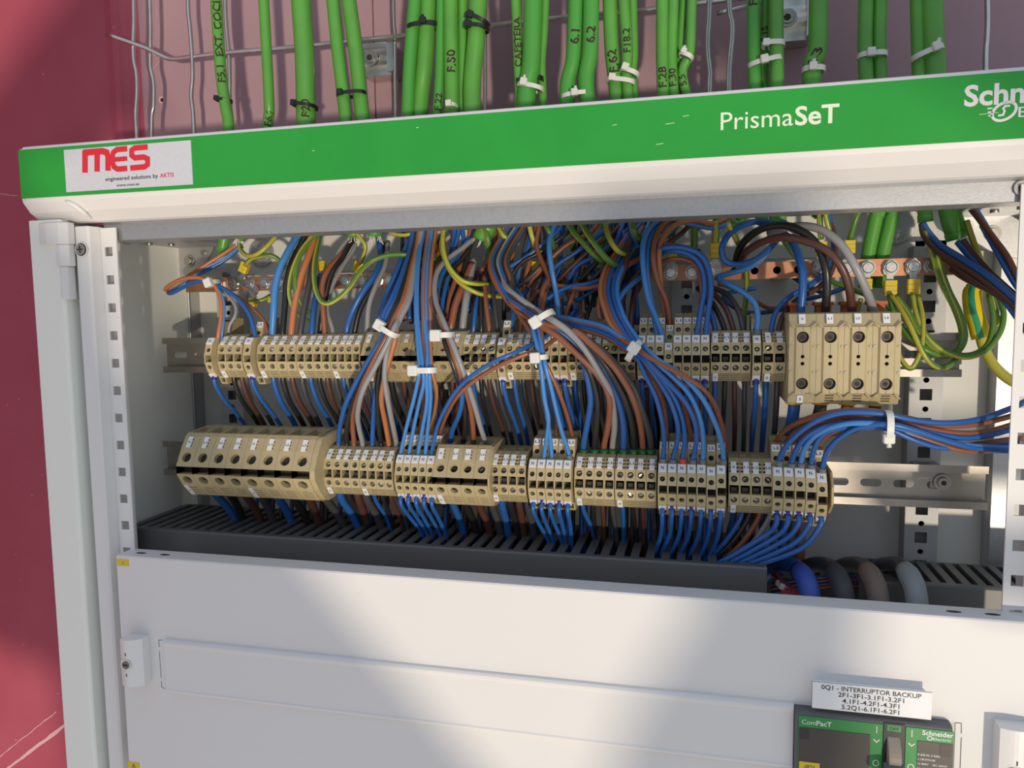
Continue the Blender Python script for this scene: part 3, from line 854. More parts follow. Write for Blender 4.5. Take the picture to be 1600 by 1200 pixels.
def marker(parent, txt, c, U, V, wd, h, name='marker_tag', th=0.9, rot=False, ht=None):
    """small white push-in tag, centre c, on plane U,V"""
    m = MB(TAGW); N = U.cross(V).normalized()
    P = [c + U * (sx_ * wd / 2) + V * (sy_ * h / 2) for sx_, sy_ in ((-1, -1), (1, -1), (1, 1), (-1, 1))]
    Q = [p + N * th for p in P]
    m.poly(Q, TAGW)
    for i in range(4):
        j = (i + 1) % 4; m.poly((P[i], P[j], Q[j], Q[i]), TAGW)
    tU, tV = (V, -U) if rot else (U, V)
    hh = ht or (min(h, wd) * 0.42)
    m.text(txt, c + N * th, tU, tV, hh, INK, align='c', off=0.08, bold=0.02, valign='m',
           width=(min((h if rot else wd) * 0.82, hh * 0.78 * len(txt))) )
    return m.build(name, parent)

def seg_frame(p, q, x0, x1):
    """frame of the profile segment p->q (d,z): origin at lower-left, U along +x, V up the face"""
    o = Vector((x0, YR - p[0], p[1])); V = Vector((0, -(q[0] - p[0]), q[1] - p[1])); H = V.length
    return o, X, V.normalized(), x1 - x0, H

def multi_block(x0, x1, n, zc, labels, profile, lab, mt=TAN, tagno='', cat='terminal block', hole_r=2.9, name='terminal_block', dark_screw=False, cheeks=0.0, group=None, screws=True, tagw=4.3, sub='4-pole'):
    """profile: list of (d, z, kind) ; kind describes the face from this point to the next one (walking up the front)"""
    t = thing(name, ((x0 + x1) / 2, YR, zc), lab, cat, group)
    w_ = (x1 - x0) / n
    pts = [(d, z + zc) for d, z, k in profile]
    m = MB(mt)
    scs = []; mks = []
    for i in range(n):
        a = x0 + i * w_ + 0.12; b = a + w_ - 0.24
        # side faces
        m.poly([(a, YR - d, z) for d, z in pts], mt); m.poly([(b, YR - d, z) for d, z in pts][::-1], mt)
        for s_ in range(len(pts) - 1):
            o, U, V, W, H = seg_frame(pts[s_], pts[s_ + 1], a, b); kd = profile[s_][2]
            N = U.cross(V).normalized()
            if kd == 'hole':
                r_ = min(hole_r, W * 0.40, H * 0.44)
                m.hole(o, U, V, W, H, W / 2, H * 0.5, r_, 4.5, mt, SOCK)
                scs.append((o + U * (W / 2) + V * (H / 2) - N * 4.3, math.atan2(V.y, V.z), r_ * 0.86))
            elif kd == 'window':
                m.recess(o, U, V, W, H, 0.5, W - 0.5, 0.3, H - 0.3, 11, mt, SOCK, mw=mt)
                m.box((a + b) / 2 - W * .28, (a + b) / 2 + W * .28, o.y + 5, o.y + 9, o.z + H * .15, o.z + H * .6, DSCREW)
            elif kd == 'slot':
                m.recess(o, U, V, W, H, 0.0, W, 0.4, H - 0.4, 10, mt, SOCK, mw=mt)
            elif kd == 'vents':
                k = 4; h = H / k
                for q in range(k):
                    m.recess(o + V * (h * q), U, V, W, h, W * 0.06, W * 0.94, h * 0.33, h * 0.80, 1.5, mt, SOCK)
            elif kd == 'vents3':
                h = H * 0.7 / 3
                m.rect(o, U, V, 0, W, 0, H * .15, mt); m.rect(o, U, V, 0, W, H * .85, H, mt)
                for q in range(3):
                    m.recess(o + V * (H * .15 + h * q), U, V, W, h, W * 0.25, W * 0.80, h * 0.45, h * 0.75, 1.2, mt, SOCK)
            elif kd == 'marker':
                k = 3; h = H / k
                for q in range(k):
                    m.recess(o + V * (h * q), U, V, W, h, W * 0.05, W * 0.95, h * 0.28, h * 0.82, 1.4, mt, SOCK)
                mks.append((i, o + U * (W * 0.5) + V * (H * 0.5), U, V, min(tagw, W * 0.8), H * 0.98))
            elif kd == 'markerp':
                m.rect(o, U, V, 0, W, 0, H, mt)
                mks.append((i, o + U * (W * 0.42) + V * (H * 0.5), U, V, min(tagw, W * 0.8), H * 0.90))
                for q in range(3): m.rect(o + N * 0.05, U, V, W * 0.42 + tagw / 2, W * 0.42 + tagw / 2 + 1.1, H * (0.16 + 0.26 * q), H * (0.27 + 0.26 * q), SOCK)
            elif kd == 'well':
                m.recess(o, U, V, W, H, W * 0.14, W * 0.92, H * 0.1, H * 0.85, 6, mt, mt, mw=mt)
            elif kd == 'well2':
                m.recess(o, U, V, W, H, W * 0.2, W * 0.8, H * 0.25, H * 0.75, 5, mt, SOCK, mw=mt)
            else:
                m.rect(o, U, V, 0, W, 0, H, mt)
        m.poly([(a, YR, pts[0][1]), (b, YR, pts[0][1]), (b, YR, pts[-1][1]), (a, YR, pts[-1][1])], mt)
    # solid back-fill strip closing the seams
    m.box(x0 + 0.05, x1 - 0.05, YR - 30, YR - 1, zc - 12, zc + 12, SOCK)
    if cheeks:
        sc_ = [(YR - d * 0.985, zc + (z - zc) * 0.97) for d, z in pts]
        m.prism(sc_[::-1], x1 - 0.05, x1 + cheeks, mt)
    m.build('housing', t)
    if screws:
        for c, tl, r_ in scs: add_screw(t, c, -tl * -1 if False else tl, r_, dark_screw)
    for (i, c, U, V, wd, h) in mks:
        if i < len(labels) and labels[i]:
            sh = {4: (-0.1, 0.16, -0.12, 0.1)}.get(n, (0,) * 12)[i % 4] * wd if n >= 4 else 0
            marker(t, labels[i], c + U * sh, U, V, wd, h, ht=2.1)
    if tagno:
        for q, nn in enumerate(tagno):
            k = [i for i, p in enumerate(profile) if p[2] in ('vents', 'vents3')][0]
            o, U, V, W, H = seg_frame(pts[k], pts[k + 1], x0, x1)
            u0 = 3.8 + q * (x1 - x0) / len(tagno)
            marker(t, nn, o + U * u0 + V * (H * 0.52), U, V, 4.2, H * 0.98, name='number_tag', rot=True, ht=1.7)
    return t
NL = ['N', 'L1', 'L2', 'L3']
# profiles (distance out of the rail, height), walking from bottom back up the front to the top back
PA = [(0, -21, 'p'), (30, -21, 'p'), (38, -20, 'vents'), (43.5, -13, 'hole'), (46, -4.0, 'window'), (46, 4.0, 'hole'), (43.5, 12.8, 'marker'), (35.5, 20.2, 'p'), (30, 22.5, 'well2'), (8, 22.5, 'p'), (0, 22.5, 'p')]
PC = [(0, -24, 'p'), (34, -26, 'p'), (40, -24, 'vents3'), (50, -14, 'hole'), (57, -3.5, 'slot'), (57, 3.5, 'hole'), (49.5, 17, 'markerp'), (43, 26, 'p'), (40, 28.5, 'well'), (14, 31, 'p'), (0, 30, 'p')]
def Xp(px, Y, py=560): return at(px, py, Y).x
blocks = {}
ZU, ZL = 178.0, 73.5
def PAs(k): return [(d, z * k, q) for d, z, q in PA]
# ---- upper row, four-pole blocks
upA = [(343, 379, 3, ['L1', 'L2', 'L3'], ['X1']), (402, 463, 4, NL, ['X2']), (463, 516, 4, NL, ['X3']), (516, 563, 4, NL, ['X4']),
       (722, 775, 4, NL, ['X7']), (789, 845, 4, NL, ['X8']), (887, 940, 4, NL, ['X9']), (940, 993, 4, NL, ['X10']), (1110, 1174, 4, NL, ['4']), (1191, 1228, 2, ['N', 'L3'], ['X5'])]
upA_desc = ['three-pole terminal block at the far left of the upper rail', 'four-pole terminal block at left of upper rail, grey sleeves in its top',
            'second of three equal four-pole blocks at left of upper rail', 'third four-pole block at left, just before the wide blocks of upper rail',
            'sunlit four-pole block right of the wide blocks on upper rail', 'four-pole block crossed by a blue and a brown wire on upper rail',
            'four-pole block hidden behind the thick brown and grey wires, upper rail', 'four-pole block left of the narrow N terminals with wires crossing, upper rail',
            'shaded four-pole block with bright slotted screws tagged 4, upper rail', 'two-pole block tucked against the big power block, upper rail']
for (a, b, n, lb, tg), ds in zip(upA, upA_desc):
    Y = YR - 45; x0, x1 = Xp(a, Y), Xp(b, Y)
    if a == 343: x0 = Xp(340, Y); n = 3
    multi_block(x0 + 0.15, x1 - 0.15, n, ZU, lb, PAs(0.93), 'tan ' + ds, tagno=tg, hole_r=2.5)
    blocks[ds] = (x0, x1, n)
for (a, b, tg, ds) in ((563, 641, 'X5', 'wide four-pole block left of the middle on upper rail, behind tied wires'), (641, 721, 'X6', 'wide four-pole block at the middle of upper rail behind blue and brown wires')):
    Y = YR - 53; x0, x1 = Xp(a, Y), Xp(b, Y)
    multi_block(x0 + 0.15, x1 - 0.15, 4, ZU, NL, [(d * 0.93, z * (0.78 if z > 0 else 0.86), q) for d, z, q in PC], 'tan ' + ds, tagno=[tg], hole_r=2.7, tagw=3.6)
    blocks[ds] = (x0, x1, 4)

# ---- narrow two-level N terminals
def n_terminal(x0, x1, zc, lab, top='L2', no='K29', ferrule=None, low=0.0, group=None, k=1.0, dark=True):
    t = thing('narrow_terminal', ((x0 + x1) / 2, YR, zc), lab, 'terminal block', group)
    PR = [(0, -20, 'p'), (18, -27, 'p'), (30, -27, 'foot'), (34, -19, 'p'), (45, -18, 'p'), (50, -13.5, 'hole'), (54, -4.2, 'window'), (54, 3.2, 'hole'), (51, 12.8, 'nlab'), (45, 19.5, 'entry'), (34, 19.5, 'screwface'), (31, 28, 'llab'), (27, 34, 'p'), (22, 35, 'well2'), (12, 35, 'p'), (8, 38, 'p'), (0, 38, 'p')]
    pts = [(d, z * k + zc - low) for d, z, q in PR]
    a, b = x0 + 0.12, x1 - 0.12
    m = MB(TAN)
    # side faces cut into convex pieces
    for xx, fl in ((a, 1), (b, -1)):
        low_p = [(xx, YR - d, z) for d, z in pts[:10]] + [(xx, YR, pts[9][1])]
        up_p = [(xx, YR - d, z) for d, z in pts[10:]] + [(xx, YR, pts[10][1])]
        m.poly(low_p[::fl], TAN); m.poly(up_p[::fl], TAN)
    scs = []
    for s_ in range(len(pts) - 1):
        o, U, V, W, H = seg_frame(pts[s_], pts[s_ + 1], a, b); kd = PR[s_][2]; N = U.cross(V).normalized()
        if kd in ('hole', 'screwface'):
            r_ = min(2.1, W * .36, H * .4)
            m.hole(o, U, V, W, H, W / 2, H * .5, r_, 3.0, TAN, SOCK, 12)
            scs.append((o + U * (W / 2) + V * (H * .5) - N * 2.9, math.atan2(V.y, V.z), r_ * .86))
        elif kd == 'window':
            m.recess(o, U, V, W, H, W * .12, W - 0.05, 0.4, H - 0.4, 9, TAN, SOCK, mw=TAN)
        elif kd == 'foot':
            m.recess(o, U, V, W, H, W * .2, W * .8, H * .2, H * .75, 3, TAN, SOCK, mw=TAN)
        elif kd == 'well2':
            m.recess(o, U, V, W, H, W * .2, W * .8, H * .25, H * .75, 4, TAN, SOCK, mw=TAN)
        else:
            m.rect(o, U, V, 0, W, 0, H, TAN)
    # little latch notch by the window
    m.box(a + 0.3, a + 1.3, YR - 54.6, YR - 53.6, zc - low - 5.2, zc - low - 4.0, TAN)
    m.poly([(a, YR, pts[0][1]), (b, YR, pts[0][1]), (b, YR, pts[-1][1]), (a, YR, pts[-1][1])], TAN)
    m.build('housing', t)
    for c, tl, r_ in scs: add_screw(t, c, tl, r_, dark)
    o, U, V, W, H = seg_frame(pts[8], pts[9], a, b)
    marker(t, 'N', o + U * (W * .48) + V * (H * .45), U, V, W * .86, H * .8, ht=2.8, th=1.1)
    o, U, V, W, H = seg_frame(pts[11], pts[12], a, b)
    if top: marker(t, top, o + U * (W * .5) + V * (H * .5), U, V, W * .8, H * .8, ht=2.5, th=1.1)
    o, U, V, W, H = seg_frame(pts[4], pts[5], a, b)
    marker(t, no, o + U * (W * .48) + V * (H * .35), U, V, W * .88, 4.2, name='number_tag', ht=1.3, th=1.6)
    return t
def n_group(row, zc, a, b, n, tops, nos, desc, lows=None, k=1.0, dark=True, Y=26):
    x0, x1 = Xp(a, Y), Xp(b, Y); w_ = (x1 - x0) / n; xs = []
    for i in range(n):
        xa = x0 + i * w_
        lb = f'narrow tan N terminal, {ORD[i]} from left in the {desc}' if n > 1 else f'narrow tan N terminal, {desc}'
        n_terminal(xa + 0.05, xa + w_ - 0.05, zc, lb, tops[i], nos[i], low=(lows or [0] * n)[i], k=k, group=('narrow N terminals, ' + desc) if n > 1 else None, dark=dark)
        xs.append(xa + w_ / 2)
    return xs
gU1 = n_group('u', ZU, 319, 330, 1, [''], ['X1'], 'standing out at the extreme left end of upper rail', k=.95)
gU2 = n_group('u', ZU, 379, 391, 1, ['L3'], ['X2'], 'standing out between the first two blocks of upper rail', k=.95)
gU3 = n_group('u', ZU, 775.5, 788.5, 1, ['L3'], ['K16'], 'single one with a crossing blue wire in mid upper rail', k=.95, lows=[1.5])
gU4 = n_group('u', ZU, 846, 886, 3, ['', '', ''], ['K17', 'K18', 'K19'], 'trio behind the ties on upper rail', k=.93)
gU5 = n_group('u', ZU, 995, 1109, 8, ['L2', 'L1', 'L1', 'L2', 'L1', 'L3', 'L1', 'L2'], ['K20', 'K21', 'K22', 'K23', 'K24', 'K25', 'K26', 'K27'], 'group of eight on upper rail', lows=[0, 0, 0, 6, 0, 0, 0, 0], k=.93, dark=False)
gU6 = n_group('u', ZU, 1176, 1190, 1, [''], ['K34'], 'lone one between shaded blocks near the power block', k=.9, dark=False)

# ---- lower row
loA = [(506, 561.5, 4, ['X4'], 'four-pole block right of the eight-pole block, lower rail', 742), (561.5, 614, 4, ['X5'], 'four-pole block partly overlapped by narrow N terminals, lower rail', 744),
       (766, 822, 4, ['X6'], 'four-pole block at mid lower rail between wide and narrow ones', 750), (897, 960, 4, ['X7'], 'four-pole block with green sleeves, left one of the pair, lower rail', 756),
       (960.5, 1026, 4, ['X8'], 'four-pole block with green sleeves, right one of the pair, lower rail', 758), (1138, 1209, 4, ['2'], 'four-pole block with bright screws tagged 2, lower rail', 764)]
for (a, b, n, tg, ds, py) in loA:
    Y = YR - 45; x0, x1 = Xp(a, Y, py), Xp(b, Y, py)
    multi_block(x0 + .15, x1 - .15, n, ZL, NL, PAs(1.0), 'tan ' + ds, tagno=tg, hole_r=2.6)
    blocks[ds] = (x0, x1, n)
for (a, b, n, tg, lb, ds, py, ch, kx) in ((277, 484, 8, ['X1', 'X3'], NL * 2, 'big eight-pole block at the left end of lower rail with large round holes', 745, 5.0, 1.12),
                                         (676, 762, 4, ['X5'], NL, 'wide four-pole block with green sleeves at middle of lower rail', 750, 1.5, 1.0)):
    Y = YR - 56 * kx; x0, x1 = Xp(a, Y, py), Xp(b, Y, py)
    multi_block(x0 + .15, x1 - .15, n, ZL + (1.5 if n == 8 else 0), lb, [(d * kx, z * kx, q) for d, z, q in PC], 'tan ' + ds, tagno=tg, hole_r=4.2 * kx if n == 8 else 3.4, tagw=4.4, cheeks=ch, dark_screw=True, screws=(n != 8))
    blocks[ds] = (x0, x1, n)
gL1 = n_group('l', ZL, 611, 673, 5, ['L2', 'L3', 'L1', 'L2', 'L2'], ['K23', 'K24', 'K25', 'K26', 'K27'], 'left set of five on lower rail')
gL2 = n_group('l', ZL, 822, 891, 5, ['L1', 'L2', 'L2', 'L3', 'L1'], ['K1.1', 'K1.2', 'K1.3', 'K1.4', 'K1.5'], 'middle set of five on lower rail')
gL3 = n_group('l', ZL, 1028, 1137, 7, ['L3', 'L1', 'L2', 'L1', 'L3', 'L2', 'L1'], ['K28', 'K29', 'K30', 'K31', 'K32', 'K33', 'K7'], 'set of seven on lower rail', lows=[0, 0, 0, 0, 0, 1.5, 0])
gL4 = n_group('l', ZL, 1211, 1299, 5, ['L2', 'L3', 'L1', 'L3', 'L3'], ['K8', 'K10', 'K11', 'K12', 'K13'], 'rightmost set of five on lower rail', lows=[0, 0, 0, 0.5, 3.5])
# end stop beside the last terminals
m = MB(TAN); x_ = Xp(1299, 30, 750)
m.prism([(YR, ZL - 20), (YR, ZL + 18), (YR - 40, ZL + 16), (YR - 50, ZL + 6), (YR - 50, ZL - 8), (YR - 36, ZL - 18)], x_ + 0.2, x_ + 2.2, TAN)
tag(m.build('end_plate', bevel=0.5), 'thin tan end plate closing the right end of lower terminal row', 'end plate')

# ---- big power block at the right of the upper row
def power_block():
    YF = 16
    x0, x1 = at(1232, 560, YF + 2).x, at(1408, 560, YF).x; w_ = (x1 - x0) / 4; zb, zt = 143.5, 212.5
    t = thing('power_terminal_block', ((x0 + x1) / 2, YR, ZU), 'large tan four-pole power block with deep round screw wells at right of upper rail', 'terminal block')
    m = MB(TAN); scs = []
    zf0, zf1 = zb + 9.5, zt - 10.5       # front face limits
    for i in range(4):
        a = x0 + i * w_ + .1; b = a + w_ - .2; c = (a + b) / 2
        prof = [(YR, zb), (30, zb), (YF + 5, zb + 1.5), (YF + 1, zf0 - 0.5), (YF + 1, zf1), (YF + 5.5, zt - 1), (30, zt), (YR, zt)]
        for xx, fl in ((a, -1), (b, 1)): m.poly([(xx, y, z) for y, z in prof][::fl], TAN)
        for j in range(len(prof) - 1):
            if j == 3: continue
            (ya, za), (yb, zb_) = prof[j], prof[j + 1]
            m.poly(((a, ya, za), (b, ya, za), (b, yb, zb_), (a, yb, zb_)), TAN)
        # front: raised centre band with two wells, recessed flutes either side
        fw = w_ * 0.19
        for (u0, u1) in ((a, a + fw), (b - fw, b)):
            m.poly(((u0, YF + 1, zf0 - .5), (u1, YF + 1, zf0 - .5), (u1, YF + 1, zf1), (u0, YF + 1, zf1)), TAN)
        for (u0, u1, s_) in ((a + fw, a + fw + 1.2, 1), (b - fw - 1.2, b - fw, -1)):
            ya, yb = (YF + 1, YF - 1) if s_ > 0 else (YF - 1, YF + 1)
            m.poly(((u0, ya, zf0), (u1, yb, zf0), (u1, yb, zf1), (u0, ya, zf1)), TAN)
        u0, u1 = a + fw + 1.2, b - fw - 1.2; W = u1 - u0; H = zf1 - zf0
        m.poly(((a + fw, YF + 1, zf0), (b - fw, YF + 1, zf0), (u1, YF - 1, zf0), (u0, YF - 1, zf0)), TAN)
        m.poly(((a + fw, YF + 1, zf1), (u0, YF - 1, zf1), (u1, YF - 1, zf1), (b - fw, YF + 1, zf1)), TAN)
        hs = [(zf0 + 7.2 - zf0, 4.5), (18.5, 1.35), (H / 2 + 4.0, 1.35), (H - 8.0, 4.5)]
        hs = [(7.0, 4.6, 9), (H / 2 - 2.6, 1.4, 4), (H / 2 + 2.6, 1.4, 4), (H - 7.6, 4.6, 9)]
        edges = [0, 13.5, H / 2, H - 14, H]
        for q in range(4):
            hz_, r_, dp = hs[q]; e0, e1 = edges[q], edges[q + 1]
            m.hole(Vector((u0, YF - 1, zf0 + e0)), X, Z, W, e1 - e0, W / 2, hz_ - e0, min(r_, W * .46), dp, TAN, SOCK, 20)
            if r_ > 3: scs.append(Vector((c, YF - 1 + 6, zf0 + hz_)))
        # mould parting line and small oval pips
        m.box(c - .15, c + .15, YF - 1.08, YF - 1, zf0 + 13, zf0 + H / 2 - 4.5, TANG)
        m.box(c - .12, c + .12, YF - 1.05, YF - .95, zf0, zf0 + 2, SOCK); m.box(c - .12, c + .12, YF - 1.05, YF - .95, zf1 - 2.5, zf1, SOCK)
        m.box(c - .12, c + .12, YF - 1.05, YF - .95, zf0 + 12, zf0 + H / 2 - 4.3, SOCK); m.box(c - .12, c + .12, YF - 1.05, YF - .95, zf0 + H / 2 + 4.3, zf1 - 12.6, SOCK)
        # chevron ridges where the poles meet
        for s_, zc_ in ((1, zf1 + 1.0), (-1, zf0 - 1.5)):
            for (ua, ub) in ((a - 0.1, a + 4.4), (b + 0.1, b - 4.4)):
                m.tube([Vector((ua, YF - 0.4, zc_ + s_ * 2.2)), Vector((ub, YF - 0.4, zc_ - s_ * 1.6))], 0.75, TAN, 6)
        for zc_ in (zf0 + 15.2, zf1 - 14.6):
            for ua, rr in ((a + 1.6, 1.7), (b - 1.3, 1.2)):
                m.cyl((ua, YF + 1.2, zc_), (0, -1, 0), rr * .8, .9, TANG, 10)
        for q in range(3): m.box(c - 2.6, c + 3.4, YF + 1.2 + q * 1.0, YF + 3 + q * 1.0, zf0 - 2.2 - 2.0 * q, zf0 - 1.5 - 2.0 * q, SOCK) if i else None
    m.build('housing', t)
    for c in scs:
        o = MB(DSCREW, SOCK); o.cyl((0, 0, 0), (0, -1, 0), 3.5, 3, DSCREW, 18); o.cyl((0, -3.0, 0), (0, -1, 0), 1.9, .1, SOCK, 6)
        q = o.build('socket_screw'); q.location = c * S; adopt(q, t)
    for i, s_ in enumerate(NL):
        c = Vector((x0 + (i + .42) * w_ + 1.0, YF + 2.6, zt - 5.0)); V = Vector((0, 4.5, 9.5)).normalized()
        marker(t, s_, c, X, V, 4.6, 7.6, ht=1.7, th=1.3)
    marker(t, 'X4', Vector((x0 + .45 * w_, YF + 3.2, zb + 5.0)), X, Vector((0, -4, 8)).normalized(), 4.2, 6.4, name='number_tag', rot=True, ht=1.8, th=1.2)
    m = MB(ORCLIP)
    for i in range(4):
        c = x0 + (i + .5) * w_
        m.box(c - 5.5, c + 5.5, 52, 62, zt - 1, zt + 6.5, ORCLIP); m.box(c - 7, c + 7, 50, 64, zt + 5.5, zt + 8, ORCLIP)
    m.build('orange_clip', t)
    m = MB(YSTK)
    for i in range(4):
        c = x0 + (i + .38) * w_; m.cyl((c, 42, zb - 1.8), (0, 0, 1), 6.2, 2.2, YSTK, 20)
    m.build('yellow_entry_ring', t)
    return x0, w_, zb, zt
pbx, pbw, pbzb, pbzt = power_block()

# ================================================================== wires
CM = {'b': (BLUE, 'blue'), 'B': (BLUE2, 'light blue'), 'n': (BROWN, 'brown'), 'd': (BROWN2, 'dark brown'), 'k': (BLACK, 'black'), 'g': (GREY, 'grey'), 'G': (DGREY, 'dark grey'), 'o': (ORANGE, 'orange-brown'), 'y': (GYG, 'green and yellow')}
def pts3(L, Y0=None):
    """(px, py[, Y]) list to 3-D, missing depths interpolated"""
    Ys = [p[2] if len(p) > 2 else None for p in L]
    if Ys[0] is None: Ys[0] = 40 if Y0 is None else Y0
    if Ys[-1] is None: Ys[-1] = next(y for y in Ys[::-1] if y is not None)
    i = 0
    while i < len(Ys):
        if Ys[i] is None:
            j = i
            while Ys[j] is None: j += 1
            a, b = Ys[i - 1], Ys[j]; n_ = j - i + 1
            for k in range(i, j): Ys[k] = a + (b - a) * (k - i + 1) / n_
            i = j
        i += 1
    return [at(p[0], p[1], y) for p, y in zip(L, Ys)]
WN = 0
def wire(c, r, P, label, group=None, sleeve=None, sl=7, sr=None, cat='wire', sub=5, name=None, end2=None):
    """one insulated wire; sleeve = material of the ferrule on its first end"""
    mt, cn = CM[c]
    path = spline(P, sub)
    nm = name or ('earth_wire' if c == 'y' else 'wire')
    m = MB(mt)
    if c == 'y': m.tube(path, r, GYG, 10, m2=GYY, frac=0.3, twist=0.05, ph=R.uniform(-1.4, 0.6))
    else: m.tube(path, r, mt, 10)
    o = m.build(nm, origin=path[0]); tag(o, label, cat, group)
    if sleeve is not None:
        d = (path[1] - path[0]).normalized(); s_ = MB(sleeve)
        rr = sr or r * 1.38
        s_.cyl(path[0] - d * (sl * 0.45), d, rr * 0.96, sl, sleeve, 14, r2=rr * 1.04)
        s_.build('wire_sleeve', o)
    return o
def fan(items, phrase, r=2.2, **kw):
    """items: (colour, pts, extra) ; labels say colour and order from the left"""
    its = sorted(items, key=lambda t: t[1][0][0])
    cnt = {}; tot = {}
    for it in its: tot[it[0]] = tot.get(it[0], 0) + 1
    for it in its:
        c = it[0]; cnt[c] = cnt.get(c, 0) + 1; cn = CM[c][1]
        e = dict(kw); e.update(it[2] if len(it) > 2 else {})
        lab = f'{cn} wire {phrase}' if tot[c] == 1 else f'{ORD[cnt[c] - 1]} {cn} wire from left {phrase}'
        wire(c, e.pop('r', r), pts3(it[1]), lab, group=e.pop('group', None), **e)

# --- fan into the two four-pole blocks beside the eight-pole block
up1 = lambda j: [(612 + j, 497, 14), (626 + j, 467, 26), (638 + j * .6, 425, 50), (648 + j * .5, 385, 75), (655 + j * .5, 340, 95)]
fan([
 ('b', [(529, 702, 52), (529, 690, 52), (531, 668, 45), (540, 632, 25), (560, 592, 12), (584, 550, 8), (600, 522, 10)] + up1(-14)),
 ('k', [(542, 702, 52), (542, 690, 52), (542, 668, 44), (548, 640, 28), (565, 600, 10), (586, 560, 6), (603, 528, 8)] + up1(-4)),
 ('n', [(553, 702, 52), (553, 690, 52), (551, 662, 42), (553, 640, 28), (567, 600, 8), (588, 556, 5), (607, 520, 7)] + up1(4)),
 ('g', [(567, 702, 52), (566, 690, 52), (561, 668, 40), (559, 645, 24), (567, 610, 8), (588, 570, 3), (606, 535, 3), (616, 512, 5)] + up1(12)),
 ('b', [(582, 702, 54), (582, 690, 54), (583, 660, 46), (586, 620, 30), (594, 580, 20), (602, 545, 14)] + up1(-8)),
 ('k', [(596, 702, 54), (595, 690, 54), (592, 665, 44), (590, 620, 26), (592, 585, 14), (600, 545, 10)] + up1(0)),
 ('o', [(608, 702, 54), (607, 690, 54), (602, 660, 42), (596, 625, 24), (601, 590, 12), (612, 550, 8), (618, 525, 8)] + up1(9)),
 ('g', [(620, 702, 54), (619, 690, 54), (614, 665, 40), (606, 625, 20), (601, 590, 10), (604, 552, 6), (610, 530, 5)] + up1(14)),
], 'in the tied fan beside the eight-pole block, lower row', r=2.35)
# --- narrow left set of five
up2 = lambda x, y_=340: [(x, 500, 20), (x - 1, 460, 34), (x + 1, 415, 55), (x + 6, 375, 80), (x + 12, y_, 95)]
fan([
 ('B', [(625, 716, 38), (627, 704, 36), (635, 668, 24), (645, 630, 10), (652, 600, 2), (655, 578, 0), (653, 540, 8)] + up2(650), dict(sleeve=FERR, sl=8)),
 ('B', [(638, 716, 38), (640, 704, 36), (648, 660, 24), (656, 625, 10), (662, 600, 2), (661, 578, 0), (657, 540, 8)] + up2(653), dict(sleeve=FERR, sl=8)),
 ('B', [(652, 717, 38), (654, 705, 36), (661, 665, 24), (667, 630, 10), (667, 600, 2), (667, 578, 0), (668, 545, 8)] + up2(663), dict(sleeve=FERR, sl=8)),
 ('B', [(664, 718, 38), (665, 706, 36), (669, 665, 24), (673, 625, 10), (672, 600, 3), (671, 578, 2), (671, 545, 10)] + up2(667), dict(sleeve=FERR, sl=8)),
 ('b', [(674, 718, 38), (675, 704, 36), (683, 668, 26), (695, 640, 12), (712, 612, 2), (736, 588, -4), (770, 566, -8), (800, 553, -6), (832, 538, 8), (856, 524, 24), (880, 505, 40), (900, 485, 60)], dict(sleeve=FERR, sl=8)),
], 'rising from the left set of narrow terminals', r=1.7)
fan([
 ('n', [(655, 692, 62), (655, 680, 60), (661, 640, 40), (664, 605, 16), (664, 578, 5), (663, 540, 12)] + up2(665)),
 ('o', [(670, 692, 62), (671, 680, 60), (679, 645, 36), (682, 610, 12), (675, 580, 4), (673, 545, 10)] + up2(673)),
 ('n', [(643, 692, 62), (644, 680, 60), (654, 635, 40), (658, 605, 16), (659, 580, 5), (661, 540, 12)] + up2(661)),
 ('n', [(686, 692, 60), (688, 676, 56), (698, 648, 30), (717, 616, 6), (745, 592, 0), (780, 571, -4), (815, 556, -2), (842, 547, 4), (862, 534, 16), (885, 515, 34), (912, 490, 56)], dict(r=1.8)),
], 'rising from the rear level of the left narrow terminals', r=1.7)
# --- wide four-pole block, lower row middle
fan([
 ('b', [(704, 706, 58), (704, 694, 56), (707, 672, 48), (717, 648, 30), (722, 620, 14), (717, 580, 6), (706, 548, 4), (696, 526, 6), (688, 500, 14), (682, 470, 30), (690, 430, 55), (712, 400, 75), (735, 372, 90)], dict(sleeve=FERRG)),
 ('k', [(724, 706, 58), (724, 694, 56), (727, 665, 44), (726, 635, 26), (718, 600, 10), (706, 565, 3), (694, 532, 4), (686, 505, 10), (680, 465, 30), (694, 432, 60), (722, 405, 80), (738, 378, 92)], dict(sleeve=FERRG)),
 ('n', [(740, 706, 58), (740, 694, 56), (739, 668, 42), (734, 632, 22), (722, 592, 6), (710, 558, 1), (700, 526, 3), (688, 502, 10), (674, 470, 30), (668, 430, 55), (674, 390, 80), (684, 345, 95)], dict(sleeve=FERRG)),
 ('g', [(759, 706, 58), (759, 694, 56), (751, 668, 40), (741, 632, 20), (728, 592, 4), (714, 554, -1), (702, 524, 1), (692, 500, 8), (682, 475, 22), (679, 448, 36), (684, 424, 50), (700, 404, 66), (722, 388, 80), (742, 372, 92)], dict(sleeve=FERRG)),
], 'dropping from its nylon tie into the wide middle block, lower row', r=2.3)
